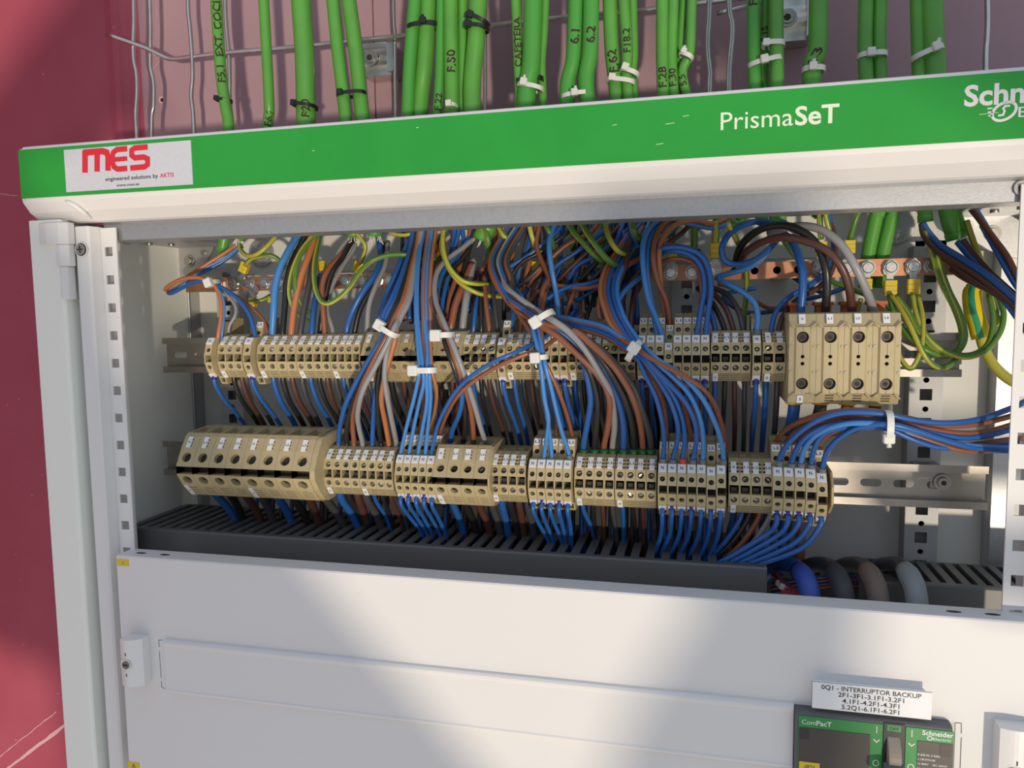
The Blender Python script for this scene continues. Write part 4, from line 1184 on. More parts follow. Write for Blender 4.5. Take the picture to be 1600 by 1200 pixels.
# --- narrow middle set
fan([
 ('B', [(849, 722, 38), (851, 708, 36), (854, 685, 26), (857, 655, 12), (851, 625, 6), (847, 590, 1), (843, 560, 0), (839, 535, 6), (832, 510, 16), (822, 485, 30), (810, 462, 44)], dict(sleeve=FERR, sl=8)),
 ('B', [(862, 722, 38), (862, 708, 36), (859, 680, 26), (855, 650, 12), (850, 610, 5), (846, 580, 0), (841, 550, 2), (834, 520, 8), (826, 495, 18), (812, 475, 30), (795, 455, 46)], dict(sleeve=FERR, sl=8)),
 ('B', [(890, 718, 38), (888, 705, 36), (878, 675, 24), (869, 640, 12), (861, 605, 4), (853, 575, 0), (848, 550, 2), (842, 520, 10), (834, 496, 20), (820, 472, 36), (806, 450, 52)], dict(sleeve=FERR, sl=8)),
 ('n', [(870, 690, 62), (870, 676, 58), (870, 655, 40), (864, 625, 18), (857, 595, 6), (850, 562, 2), (847, 530, 8), (845, 505, 16), (848, 480, 34), (852, 455, 54)]),
 ('n', [(895, 694, 62), (894, 680, 58), (888, 655, 38), (878, 625, 16), (869, 602, 6), (858, 580, 2), (849, 560, 1), (838, 532, 8), (822, 508, 20), (806, 485, 34), (796, 466, 48)]),
], 'through the small square tie above middle narrow terminals', r=1.75)
# --- heavy bundle to the two green-sleeved blocks
up4 = lambda a, b: [(845, 496 + a, 2), (822, 480 + a, 10), (798, 462 + a, 22), (780 + b, 440, 38), (772 + b, 412, 55), (782 + b, 385, 74), (808 + b, 345, 95)]
fan([
 ('b', [(912, 708, 54), (912, 694, 52), (918, 660, 34), (923, 625, 18), (918, 590, 10), (908, 556, 6), (892, 532, 3), (868, 514, 0)] + up4(6, -2), dict(sleeve=FERRG)),
 ('k', [(929, 708, 54), (929, 694, 52), (932, 665, 34), (934, 630, 18), (927, 595, 10), (914, 568, 6), (896, 543, 3), (872, 519, 2)] + up4(10, 2), dict(sleeve=FERRG)),
 ('n', [(944, 708, 54), (944, 694, 52), (950, 665, 32), (953, 630, 12), (945, 602, 4), (926, 577, 0), (900, 552, -3), (872, 526, -3)] + up4(13, -6), dict(sleeve=FERRG)),
 ('g', [(957, 708, 54), (957, 694, 52), (960, 660, 30), (954, 615, 8), (939, 586, 0), (914, 546, -6), (888, 518, -8), (866, 502, -7)] + up4(-6, 6), dict(sleeve=FERRG)),
 ('b', [(974, 708, 54), (974, 694, 52), (974, 665, 34), (968, 632, 18), (955, 600, 8), (936, 566, 2), (912, 540, 0), (884, 515, 0)] + up4(2, 10), dict(sleeve=FERRG)),
 ('k', [(990, 708, 54), (990, 694, 52), (988, 665, 32), (981, 635, 14), (966, 602, 2), (944, 568, -4), (916, 535, -6), (886, 510, -5)] + up4(-2, 14), dict(sleeve=FERRG)),
 ('n', [(1004, 708, 54), (1004, 694, 52), (1001, 665, 30), (993, 632, 10), (978, 600, -1), (955, 568, -6), (926, 540, -7), (896, 517, -6)] + up4(8, 18), dict(sleeve=FERRG)),
 ('G', [(1017, 708, 54), (1017, 694, 52), (1012, 668, 34), (1003, 640, 16), (990, 606, 4), (965, 572, -2), (936, 545, -4), (900, 520, -4)] + up4(-4, 20), dict(sleeve=FERRG)),
], 'in the thick bundle into the green-sleeved block pair', r=2.6)
# --- right bundle into the seven narrow terminals
L5 = lambda k_: [(965, 528 + k_, 4), (940, 514 + k_, 12), (905, 505 + k_, 24), (868, 498 + k_, 44)]
T5 = lambda k_: [(972 + k_, 515, 10), (957 + k_, 485, 22), (950 + k_, 455, 38), (956 + k_, 425, 54), (974 + k_, 395, 72), (995 + k_, 360, 90), (1002 + k_, 330, 98)]
fan([
 ('b', [(1036, 724, 36), (1036, 712, 34), (1038, 690, 26), (1034, 655, 12), (1024, 618, 2), (1008, 585, -4), (994, 558, -6)] + L5(6), dict(sleeve=FERR, sl=9)),
 ('b', [(1051, 726, 36), (1052, 714, 34), (1058, 690, 26), (1059, 664, 12), (1048, 628, 0), (1028, 593, -6), (1004, 560, -8)] + T5(0), dict(sleeve=FERR, sl=9)),
 ('b', [(1067, 724, 36), (1067, 712, 34), (1070, 688, 26), (1066, 655, 12), (1054, 622, 0), (1034, 592, -6), (1006, 562, -9)] + L5(0), dict(sleeve=FERRR, sl=9)),
 ('b', [(1083, 726, 36), (1083, 714, 34), (1088, 690, 26), (1086, 662, 12), (1072, 630, 0), (1044, 598, -8), (1008, 560, -11)] + T5(8), dict(sleeve=FERR, sl=9)),
 ('B', [(1098, 726, 36), (1098, 714, 34), (1099, 690, 26), (1094, 655, 12), (1078, 618, 0), (1052, 590, -6), (1016, 560, -10)] + L5(-4), dict(sleeve=FERR, sl=9)),
 ('B', [(1130, 726, 36), (1130, 714, 34), (1127, 690, 26), (1116, 658, 12), (1096, 620, 0), (1062, 584, -6), (1020, 556, -10)] + T5(14), dict(sleeve=FERR, sl=9)),
 ('n', [(1134, 700, 60), (1133, 688, 56), (1126, 658, 34), (1114, 628, 12), (1096, 606, 0), (1066, 586, -8), (1020, 562, -12), (995, 545, -9)] + L5(-1)),
 ('n', [(1083, 700, 60), (1080, 684, 56), (1072, 645, 34), (1060, 612, 10), (1040, 590, -2), (1010, 566, -8)] + T5(-6)),
 ('n', [(1044, 700, 60), (1042, 686, 56), (1039, 640, 34), (1030, 612, 12), (1012, 582, 0), (994, 560, -4)] + L5(10)),
 ('o', [(1098, 700, 60), (1096, 686, 56), (1092, 655, 36), (1078, 618, 14), (1056, 592, 0), (1020, 566, -6)] + T5(-12)),
], 'fanning into the set of seven lower narrow terminals', r=1.95)
# --- bundle leaving to the right from the last five narrow terminals
fan([
 ('b', [(1218, 728, 36), (1219, 715, 34), (1230, 695, 26), (1250, 675, 18), (1277, 657, 10), (1310, 646, 6), (1345, 644, 4), (1387, 648, 4), (1430, 657, 8), (1480, 661, 16), (1530, 655, 26), (1582, 637, 36), (1615, 620, 44)], dict(sleeve=FERR, sl=9)),
 ('b', [(1237, 732, 36), (1238, 719, 34), (1246, 699, 26), (1262, 681, 18), (1288, 667, 12), (1322, 660, 10), (1360, 658, 8), (1387, 661, 8), (1440, 673, 12), (1500, 684, 20), (1545, 680, 28), (1590, 668, 38)], dict(sleeve=FERR, sl=9)),
 ('B', [(1252, 732, 36), (1252, 719, 34), (1258, 699, 26), (1275, 680, 16), (1302, 667, 8), (1340, 661, 4), (1387, 665, 3), (1440, 677, 8), (1500, 694, 16), (1550, 699, 26), (1600, 699, 36)], dict(sleeve=FERR, sl=9)),
 ('b', [(1268, 734, 36), (1268, 721, 34), (1273, 700, 26), (1283, 682, 20), (1306, 670, 14), (1345, 668, 12), (1387, 670, 10), (1430, 688, 12), (1470, 699, 18), (1515, 698, 26), (1590, 690, 38)], dict(sleeve=FERR, sl=9)),
 ('b', [(1284, 740, 36), (1286, 727, 34), (1293, 705, 26), (1311, 685, 16), (1342, 668, 6), (1387, 663, 0), (1425, 671, 2), (1470, 686, 10), (1525, 700, 20), (1600, 706, 34)], dict(sleeve=FERR, sl=9)),
 ('n', [(1213, 700, 62), (1214, 689, 60), (1226, 673, 46), (1252, 658, 28), (1290, 646, 14), (1335, 641, 8), (1375, 644, 6), (1420, 654, 10), (1475, 665, 18), (1530, 662, 28), (1600, 645, 42)], dict(sleeve=FERR, sl=7)),
 ('n', [(1229, 702, 62), (1230, 691, 60), (1242, 675, 46), (1266, 661, 30), (1302, 653, 18), (1342, 652, 12), (1387, 655, 10), (1445, 669, 14), (1500, 677, 22), (1545, 674, 30), (1600, 658, 42)], dict(sleeve=FERR, sl=7)),
 ('n', [(1245, 704, 62), (1247, 693, 60), (1262, 676, 46), (1290, 664, 30), (1330, 660, 20), (1387, 668, 14), (1440, 684, 16), (1500, 703, 22), (1550, 704, 30), (1600, 702, 40)]),
 ('n', [(1280, 706, 62), (1280, 694, 60), (1292, 680, 44), (1322, 668, 26), (1387, 672, 16), (1440, 690, 18), (1500, 696, 24), (1600, 684, 40)]),
], 'in the bundle running off right from last terminals', r=2.1)

# --- blue wires leaving the front of the narrow terminals down into the duct
def drop(xs, tgt, zc, phrase, r=1.9, px0=None):
    for i, (x_, (tx, ty)) in enumerate(zip(xs, tgt)):
        a = Vector((x_ - .2, YR - 47, zc - 16)); b = Vector((x_ - .2, YR - 49, zc - 24))
        e = at(tx, ty, 62); e2 = Vector((e.x, 70, -8)); e.z = max(e.z, 14) if ty < 870 else e.z
        mid = (b + e) / 2 + Vector(((b.x - e.x) * .28, -1, 3))
        wire('b', r, [a, b, mid, e, e2], f'blue wire hanging into the duct below {ORD[i]} narrow terminal of the {phrase}', sleeve=FERRB if i % 2 else None, sl=5, sr=r * 1.25, group='blue wires dropping in front of the ' + phrase)
drop(gL1, [(660, 842), (668, 846), (676, 848), (688, 850), (697, 852)], ZL, 'left set of five')
drop(gL2, [(857, 858), (864, 860), (878, 862), (884, 862), (893, 864)], ZL, 'middle set of five')
drop(gL3, [(1022, 872), (1030, 873), (1044, 875), (1058, 876), (1074, 878), (1090, 880), (1104, 880)], ZL, 'set of seven')
for i, x_ in enumerate(gL4):
    a = Vector((x_ - .2, YR - 47, ZL - 16)); b = Vector((x_ - .5, YR - 49, ZL - 25))
    y_ = [836, 840, 846, 852, 858][i]; xm = [1196, 1210, 1222, 1236, 1250][i]
    e1 = at(xm, y_, 36); e2 = at(1122 + 12 * i, 880 + i * 1.5, 44); e3 = at(1080 + 12 * i, 890 + 2 * i, 56)
    wire('b', 2.2, [a, b, e1, e2, e3], f'blue wire sweeping left into the duct from {ORD[i]} of the last five narrow terminals', sleeve=FERRB, sl=5, sr=2.6, group='blue wires sweeping left into the duct')
for i, (c_, x_, r_) in enumerate((('n', 1188, 2.2), ('g', 1205, 2.2), ('b', 1160, 2.2), ('k', 1172, 2.2))):
    a = at(x_, 798, 52)
    wire(c_, r_, [a, at(x_ - 6, 815, 52), at(x_ - 30, 850, 54), at(x_ - 62, 878, 60), at(x_ - 80, 892, 66)], f'{CM[c_][1]} wire slanting left into the duct beneath the block tagged 2')

# --- wires that drop behind the lower row from each upper block into the duct
shade_cols4 = ['b', 'k', 'd', 'G']  # brown and grey are darker copies, shade around the rows put into colour
NICK = dict(zip(upA_desc, ['far left three-pole block', 'grey-sleeved left four-pole block', 'second left four-pole block', 'third left four-pole block', 'sunlit four-pole block', 'block crossed by two wires', 'block behind the thick bundle', 'block left of eight narrow terminals', 'shaded block tagged 4', 'two-pole block at the power block']))
NICK.update({'wide four-pole block left of the middle on upper rail, behind tied wires': 'left wide upper block', 'wide four-pole block at the middle of upper rail behind blue and brown wires': 'middle wide upper block'})
NICK.update(dict(zip([q_[4] for q_ in loA], ['block right of the eight-pole block', 'block overlapped by left narrow terminals', 'small mid lower block', 'left green-sleeved block', 'right green-sleeved block', 'lower block tagged 2'])))
NICK.update({'big eight-pole block at the left end of lower rail with large round holes': 'big eight-pole block,', 'wide four-pole block with green sleeves at middle of lower rail': 'wide green-sleeved block'})
for ds, (x0, x1, n) in list(blocks.items()):
    if 'upper rail' not in ds: continue
    wd = (x1 - x0) / n; rr = min(3.0, wd * .27)
    short = NICK[ds]
    for i in range(n):
        c = shade_cols4[i] if n == 4 else (shade_cols4[1:] + ['b'])[i] if n == 3 else ('b', 'G')[i]
        xx = x0 + (i + .5) * wd; j = R.uniform(-3, 3)
        P = [Vector((xx, 52, ZU - 16)), Vector((xx, 54, ZU - 26)), Vector((xx + j * .3, 64, ZU - 44)), Vector((xx + j * .8, 84, ZL + 40)), Vector((xx + j, 100, ZL + 16)), Vector((xx + j * 1.4, 108, ZL - 12)), Vector((xx + j * 1.5, 100, ZL - 42)), Vector((xx + j * 1.5, 92, -12))]
        wire(c, rr, P, f'{CM[c][1]} wire dropping behind the lower row from the {short}', sub=4, group='supply wires dropping behind the lower row')
for k_, (xs, ds) in enumerate(((gU1, 'leftmost upper narrow terminal'), (gU2, 'second upper narrow terminal'), (gU3, 'single mid upper narrow terminal'), (gU4, 'trio of upper narrow terminals'), (gU5, 'group of eight upper narrow terminals'), (gU6, 'lone shaded upper narrow terminal'))):
    for i, xx in enumerate(xs):
        sl_ = -2 if k_ < 2 else R.uniform(-4, 4)
        P = [Vector((xx, YR - 45, ZU - 17)), Vector((xx, YR - 45, ZU - 24)), Vector((xx + sl_ * .2, 48, ZU - 40)), Vector((xx + sl_ * .5, 72, ZL + 44)), Vector((xx + sl_ * .7, 96, ZL + 18)), Vector((xx + sl_ * .8, 104, ZL - 10)), Vector((xx + sl_ * 1.4, 90, -12))]
        wire('b', 2.0, P, f'{(ORD[i] + " ") if len(xs) > 1 else ""}blue wire falling from the {ds}', sub=4, sleeve=FERRB, sl=6, sr=2.5, group='blue wires falling from upper narrow terminals')
        if k_ >= 3:
            P = [Vector((xx + 1.5, 62, ZU - 22)), Vector((xx + 1.5 + sl_ * .3, 74, ZU - 42)), Vector((xx + 2 - sl_ * .6, 92, ZL + 42)), Vector((xx + 2, 108, ZL + 10)), Vector((xx + 2, 100, -12))]
            wire('nkb'[i % 3], 1.9, P, f'{(ORD[i] + " ") if len(xs) > 1 else ""}{CM["nkb"[i % 3]][1]} rear wire falling from the {ds}', sub=4, group='rear wires falling from upper narrow terminals')
# --- wires from the lower blocks into the duct
for ds, (x0, x1, n) in list(blocks.items()):
    if 'lower rail' not in ds: continue
    wd = (x1 - x0) / n; rr = 3.9 if 'eight' in ds else (3.4 if 'wide' in ds else 2.05)
    short = NICK[ds]
    for i in range(n):
        c = shade_cols4[i % 4]; xx = x0 + (i + .5) * wd
        sl_ = R.uniform(-2, 10) if xx < 420 else R.uniform(-6, 2)
        P = [Vector((xx, 56, ZL - 20)), Vector((xx, 60, ZL - 30)), Vector((xx + sl_ * .6, 74, 24)), Vector((xx + sl_, 82, 2)), Vector((xx + sl_, 84, -14))]
        hf = (' left half' if i < 4 else ' right half') if n == 8 else ''
        wire(c, rr, P, f'{CM[c][1]} wire entering the duct under the {short}{hf}', sub=4, group='wires from lower blocks into the duct')

# --- power block leads
for i, (c, mtt) in enumerate((('b', None), ('G', None), ('n', None), ('G', None))):
    xx = pbx + (i + .38) * pbw
    sl_ = (0, -8, -16, -34)[i]
    P = [Vector((xx, 42, pbzb + 2)), Vector((xx, 43, pbzb - 6)), Vector((xx + sl_ * .3, 60, pbzb - 22)), Vector((xx + sl_, 96, ZL + 34)), Vector((xx + sl_ * 1.3, 112, ZL)), Vector((xx + sl_ * 1.6, 100, -12))]
    wire(c, 4.6, P, ('thick blue lead below the power block', 'thick dark lead below the second pole of power block', 'thick brown lead below the third pole of power block', 'thick grey lead below the fourth pole of power block')[i])
fan([
 ('b', [(1251, 500, 44), (1251, 488, 44), (1254, 455, 42), (1254, 425, 44), (1246, 395, 54), (1233, 372, 68), (1215, 362, 80)]),
 ('k', [(1289, 500, 44), (1289, 488, 44), (1292, 455, 38), (1290, 420, 34), (1276, 382, 36), (1250, 360, 42), (1222, 352, 50), (1192, 357, 60), (1168, 372, 72), (1154, 392, 82), (1150, 412, 92)]),
 ('d', [(1331, 500, 44), (1331, 488, 44), (1327, 452, 34), (1315, 418, 28), (1292, 392, 28), (1262, 378, 34), (1225, 371, 44), (1192, 378, 58), (1168, 392, 72), (1158, 406, 86)]),
 ('g', [(1367, 500, 44), (1366, 488, 44), (1353, 452, 30), (1336, 416, 24), (1314, 382, 26), (1285, 360, 34), (1255, 353, 44), (1228, 356, 56), (1202, 364, 70)]),
], 'arching over into the top of the power block', r=3.1)
# --- loops and arcs above the shaded blocks
fan([
 ('b', [(1250, 362, 84), (1215, 351, 80), (1185, 346, 74), (1160, 352, 68), (1140, 365, 62), (1128, 386, 58), (1131, 405, 58), (1146, 413, 62), (1168, 411, 70), (1192, 398, 82), (1214, 374, 92), (1226, 346, 100)]),
 ('B', [(1182, 524, 46), (1183, 512, 46), (1184, 492, 46), (1178, 472, 48), (1160, 456, 52), (1138, 444, 58), (1121, 434, 66), (1136, 428, 74), (1165, 420, 80), (1186, 408, 84), (1207, 382, 90), (1218, 350, 98)], dict(sleeve=FERR, sl=7, r=2.3)),
 ('n', [(1104, 522, 52), (1104, 506, 52), (1108, 470, 56), (1104, 430, 58), (1092, 404, 58), (1070, 388, 56), (1045, 382, 56), (1026, 388, 64), (1004, 408, 78), (988, 436, 92)], dict(r=1.9)),
 ('b', [(1102, 536, 38), (1103, 522, 38), (1106, 490, 42), (1111, 455, 46), (1107, 420, 48), (1094, 398, 48), (1068, 387, 48), (1040, 387, 52), (1020, 394, 62), (1000, 412, 76), (984, 440, 90)], dict(sleeve=FERR, r=2.3)),
 ('b', [(1088, 536, 38), (1089, 522, 38), (1095, 485, 44), (1101, 450, 48), (1096, 418, 50), (1080, 399, 50), (1056, 392, 52), (1032, 397, 62), (1008, 418, 76), (990, 450, 92)], dict(sleeve=FERR, r=2.3)),
 ('n', [(1090, 522, 54), (1090, 506, 54), (1096, 470, 58), (1094, 436, 60), (1084, 412, 60), (1060, 404, 58), (1032, 410, 66), (1010, 428, 80), (996, 456, 94)], dict(r=1.9)),
], 'looping above the group of eight narrow terminals', r=2.6)
fan([
 ('B', [(1038, 548, 38), (1037, 534, 38), (1026, 500, 38), (1014, 470, 40), (1007, 435, 44), (1004, 400, 50), (1007, 372, 58), (1020, 352, 68), (1044, 342, 78), (1080, 350, 84), (1115, 356, 88), (1142, 348, 94)], dict(sleeve=FERR)),
 ('B', [(1026, 536, 40), (1026, 520, 40), (1021, 490, 42), (1014, 455, 46), (1011, 420, 52), (1014, 385, 60), (1022, 360, 70), (1048, 348, 80), (1078, 342, 88), (1110, 350, 94)], dict(sleeve=FERR)),
 ('n', [(1046, 516, 56), (1046, 500, 56), (1040, 468, 52), (1028, 440, 48), (1021, 405, 50), (1024, 375, 58), (1036, 352, 68), (1056, 342, 80), (1078, 338, 90)], dict(r=2.3)),
 ('o', [(1041, 500, 60), (1036, 470, 56), (1031, 430, 52), (1030, 395, 54), (1039, 368, 62), (1060, 349, 72), (1090, 344, 80), (1112, 350, 86), (1136, 342, 94)], dict(r=2.3)),
], 'climbing steeply from the group of eight narrow terminals', r=2.3)
fan([
 ('b', [(1118, 524, 56), (1116, 508, 56), (1108, 480, 62), (1100, 455, 70)]), ('k', [(1133, 524, 56), (1130, 508, 56), (1120, 486, 60), (1106, 464, 68), (1090, 450, 78)]),
 ('d', [(1147, 524, 56), (1144, 508, 56), (1134, 482, 60), (1116, 460, 68), (1096, 448, 78)]), ('G', [(1162, 524, 56), (1160, 508, 56), (1152, 482, 62), (1136, 460, 70), (1110, 448, 80)]),
], 'bending into the shaded block tagged 4', r=2.3)
# --- far left bundle
fan([
 ('o', [(340, 536, 40), (341, 524, 38), (345, 500, 40), (346, 475, 44), (341, 456, 48), (332, 443, 50), (312, 434, 52), (285, 436, 54), (262, 448, 60), (261, 453, 66), (285, 438, 74), (320, 415, 84), (350, 396, 92), (374, 380, 100)]),
 ('B', [(346, 536, 42), (347, 520, 40), (350, 495, 42), (349, 468, 46), (334, 444, 50), (312, 438, 54), (292, 446, 58), (268, 457, 62), (270, 452, 68), (292, 438, 76), (318, 420, 84), (350, 404, 92), (378, 382, 100)], dict(r=1.2)),
 ('b', [(399, 536, 40), (398, 520, 40), (391, 495, 42), (378, 474, 46), (358, 456, 50), (334, 444, 52), (310, 439, 54), (290, 447, 58), (268, 458, 62), (265, 455, 70), (290, 438, 78), (320, 424, 86), (352, 406, 94), (379, 384, 102)], dict(r=2.0, sleeve=FERR)),
 ('g', [(357, 520, 52), (359, 508, 52), (368, 492, 54), (367, 476, 56), (352, 458, 56), (336, 446, 56)], dict(r=1.7)),
 ('n', [(418, 526, 52), (416, 512, 52), (408, 495, 54), (380, 470, 56), (352, 452, 56), (334, 442, 54), (310, 433, 56), (280, 437, 60)], dict(r=1.6)),
], 'gathered by the square tie at upper left corner', r=2.0)
# --- thick leads into the left upper blocks
fan([
 ('B', [(425, 530, 52), (426, 512, 52), (428, 480, 52), (430, 450, 54), (438, 418, 58), (452, 390, 66), (466, 368, 78), (482, 345, 90)], dict(sleeve=FERR, r=3.4, sl=8)),
 ('k', [(441, 532, 52), (442, 514, 52), (445, 480, 56), (448, 440, 60), (458, 405, 68), (472, 378, 80), (486, 350, 92)], dict(sleeve=FERR, r=2.9, sl=8)),
 ('o', [(455, 532, 52), (456, 514, 52), (460, 480, 54), (470, 435, 58), (482, 400, 66), (492, 370, 78), (500, 345, 90)], dict(sleeve=FERR, r=3.2, sl=8)),
 ('G', [(468, 532, 52), (470, 514, 52), (476, 480, 56), (484, 440, 64), (489, 400, 76), (492, 350, 92)], dict(sleeve=FERR, r=2.9, sl=8)),
 ('b', [(487, 530, 54), (488, 512, 54), (491, 480, 62), (495, 455, 72), (500, 430, 88)], dict(sleeve=FERRG, r=2.8)),
 ('n', [(508, 530, 54), (507, 512, 54), (505, 480, 54), (503, 450, 56), (511, 424, 62), (530, 402, 74), (546, 382, 88), (554, 368, 96)], dict(sleeve=FERRG, r=2.7)),
 ('k', [(500, 528, 60), (502, 505, 60), (508, 465, 60), (518, 428, 64), (536, 400, 76), (550, 376, 92)], dict(sleeve=FERRG, r=2.8)),
 ('g', [(521, 530, 54), (519, 512, 56), (512, 488, 60), (514, 462, 66), (530, 424, 76), (550, 394, 90), (560, 372, 98)], dict(sleeve=FERRG, r=2.0)),
 ('b', [(541, 530, 54), (543, 510, 54), (552, 484, 52), (566, 458, 54), (584, 432, 62), (594, 408, 76), (592, 374, 96)], dict(sleeve=FERRG, r=2.8)),
 ('k', [(553, 530, 56), (556, 508, 56), (564, 480, 58), (580, 450, 64), (592, 420, 80), (598, 380, 98)], dict(sleeve=FERRG, r=2.5)),
 ('g', [(573, 530, 56), (574, 508, 56), (577, 476, 58), (588, 444, 66), (602, 412, 80), (606, 378, 98)], dict(sleeve=FERRG, r=2.5)),
 ('b', [(590, 530, 54), (592, 505, 52), (602, 470, 50), (616, 436, 56), (628, 405, 70), (642, 370, 90)], dict(r=3.0)),
], 'rising out of the tops of the left upper blocks', r=2.6)
# --- short verticals into middle upper blocks
fan([
 ('n', [(703, 520, 52), (706, 502, 52), (712, 475, 56), (724, 445, 66), (738, 412, 82)], dict(sleeve=FERR, r=3.3)),
 ('g', [(722, 520, 54), (724, 500, 54), (728, 470, 58), (733, 440, 70), (740, 405, 86)], dict(sleeve=FERR, r=3.3)),
 ('b', [(739, 524, 54), (741, 502, 54), (744, 476, 62), (750, 450, 76)], dict(r=2.1)), ('k', [(752, 524, 54), (752, 502, 54), (752, 470, 62), (752, 430, 80)], dict(r=2.1)),
 ('n', [(765, 524, 54), (763, 502, 54), (759, 470, 60), (756, 430, 76)], dict(r=2.1)), ('G', [(778, 524, 56), (776, 502, 56), (772, 470, 64), (768, 436, 80)], dict(r=2.0)),
 ('b', [(800, 526, 54), (800, 505, 54), (806, 480, 64), (824, 452, 80)], dict(r=2.1)), ('n', [(813, 526, 54), (815, 505, 56), (826, 476, 66), (842, 452, 84)], dict(r=2.1)),
 ('b', [(902, 526, 56), (902, 505, 56), (898, 478, 66), (880, 448, 82)], dict(r=2.1)), ('k', [(915, 526, 56), (916, 500, 58), (926, 470, 70), (944, 440, 86)], dict(r=2.1)),
 ('d', [(987, 524, 54), (986, 500, 56), (989, 470, 64), (994, 436, 84)], dict(r=2.3)), ('b', [(972, 524, 56), (972, 500, 58), (970, 470, 68), (978, 440, 84)], dict(r=2.1)),
], 'standing behind the ties in the middle upper blocks', r=2.2)
# --- tangle under the beam between the middle bundles
fan([
 ('n', [(848, 492, 40), (846, 470, 44), (849, 450, 54), (857, 434, 66), (845, 405, 76), (838, 380, 84), (844, 348, 96)], dict(r=2.2)),
 ('B', [(874, 505, 60), (872, 480, 62), (868, 452, 64), (862, 420, 62), (858, 385, 66), (862, 362, 76), (870, 345, 90)], dict(r=2.4)),
 ('b', [(846, 478, 66), (862, 462, 66), (890, 448, 66), (922, 443, 66), (945, 432, 68), (958, 408, 72), (975, 380, 80), (1004, 345, 94)]),
 ('n', [(858, 444, 70), (885, 448, 68), (918, 450, 64), (948, 440, 64), (968, 418, 68), (984, 390, 76), (1006, 350, 92)]),
 ('b', [(846, 476, 78), (880, 458, 76), (905, 452, 72), (935, 450, 70), (960, 438, 70), (985, 408, 78), (1000, 365, 92)]),
 ('b', [(848, 478, 84), (872, 476, 82), (900, 470, 78), (930, 452, 74), (955, 432, 76), (975, 405, 84)], dict(r=1.8)),
 ('d', [(845, 468, 86), (868, 456, 84), (896, 448, 80), (930, 452, 78), (948, 445, 80)], dict(r=2.0)),
 ('d', [(896, 510, 66), (898, 480, 66), (888, 458, 72), (876, 444, 82)], dict(r=2.0)), ('n', [(880, 505, 64), (890, 475, 66), (898, 452, 74), (902, 438, 84)], dict(r=2.0)),
 ('b', [(962, 398, 82), (966, 370, 84), (976, 345, 92)]), ('b', [(985, 392, 80), (975, 368, 86), (966, 340, 94)]), ('b', [(998, 388, 74), (986, 364, 82), (984, 335, 94)]),
 ('d', [(962, 470, 58), (968, 440, 56), (978, 412, 60), (982, 385, 70), (985, 372, 84)], dict(r=2.4)),
 ('k', [(958, 455, 64), (972, 430, 64), (990, 402, 68), (1000, 380, 80)]), ('n', [(938, 500, 30), (936, 478, 34), (942, 455, 42), (958, 432, 52), (985, 412, 64), (1005, 400, 76)], dict(r=2.3)),
 ('B', [(955, 500, 28), (962, 480, 36), (972, 460, 46), (990, 442, 58), (1005, 430, 72)], dict(r=2.2)),
], 'tangled under the beam between the middle bundles', r=2.1)
# many more dark strands packed behind the big bundles
R2 = random.Random(5)
cl = 'bnkGbndGbbnk'
lst = []
for i in range(34):
    xa = 628 + i * 11.2 + R2.uniform(-4, 4); xb = xa + R2.uniform(-34, 40); c = cl[i % len(cl)]
    ya = R2.uniform(478, 508)
    lst.append((c, [(xa, ya, 78 + R2.uniform(-6, 6)), (xa + (xb - xa) * .1 + R2.uniform(-6, 6), 455, 84), (xa + (xb - xa) * .5 + R2.uniform(-8, 8), 420, 88), (xb, 380, 92), (xb + R2.uniform(-10, 10), 338, 98)], dict(r=R2.uniform(1.7, 2.4))))
for i in range(12):
    xa = 770 + i * 18; c = 'bkGnbd'[i % 6]
    lst.append((c, [(xa, 455 + R2.uniform(-10, 10), 84), (xa + 22, 425 + R2.uniform(-10, 10), 80), (xa + 58, 392 + R2.uniform(-10, 10), 82), (xa + 100, 362, 88), (xa + 118, 335, 96)], dict(r=2.1)))
seen = {}
its = sorted(lst, key=lambda t: t[1][0][0]); cnt = {}
for it in its:
    c = it[0]; cnt[c] = cnt.get(c, 0) + 1
    wire(c, it[2]['r'], pts3(it[1]), f'{CM[c][1]} strand packed in the shaded tangle behind the middle bundles', group=f'{CM[c][1]} strands in the shaded tangle', sub=4)
# further strands seen over the left bundles
for i, (c, xa, xb, r_) in enumerate((('b', 656, 680, 1.9), ('n', 668, 698, 2.0), ('b', 690, 722, 2.1), ('n', 700, 742, 2.3), ('k', 712, 745, 2.2), ('b', 640, 676, 2.0), ('d', 628, 650, 2.0), ('d', 634, 706, 2.0))):
    wire(c, r_, pts3([(xa, 500, 60), (xa + 2, 470, 66), ((xa * 2 + xb) / 3, 430, 76), ((xa + xb * 2) / 3, 385, 88), (xb, 340, 98)]), f'{CM[c][1]} strand behind the left centre bundles', group=f'{CM[c][1]} strands behind the left centre', sub=4)
# --- long slack runs at right below the busbar
fan([
 ('b', [(1182, 450, 92), (1130, 462, 96), (1165, 488, 98), (1220, 484, 96), (1250, 470, 92), (1285, 462, 90), (1320, 450, 92)], dict(r=1.9)),
 ('b', [(1205, 520, 48), (1207, 505, 50), (1214, 485, 54), (1235, 463, 60), (1262, 448, 68), (1290, 425, 80), (1302, 390, 88), (1298, 350, 92), (1290, 326, 96)], dict(r=2.1)),
 ('d', [(1216, 520, 50), (1219, 505, 52), (1228, 486, 58), (1250, 465, 66), (1278, 450, 74), (1298, 428, 80), (1306, 395, 84), (1302, 360, 90), (1285, 326, 96)], dict(r=2.0)),
 ('n', [(1122, 443, 80), (1150, 452, 84), (1182, 472, 88), (1205, 482, 92), (1235, 478, 96)], dict(r=1.8)),
 ('G', [(1238, 432, 108), (1258, 446, 104), (1290, 460, 100)], dict(r=1.8)),
], 'slack between the busbar and the shaded upper blocks', r=2.0)

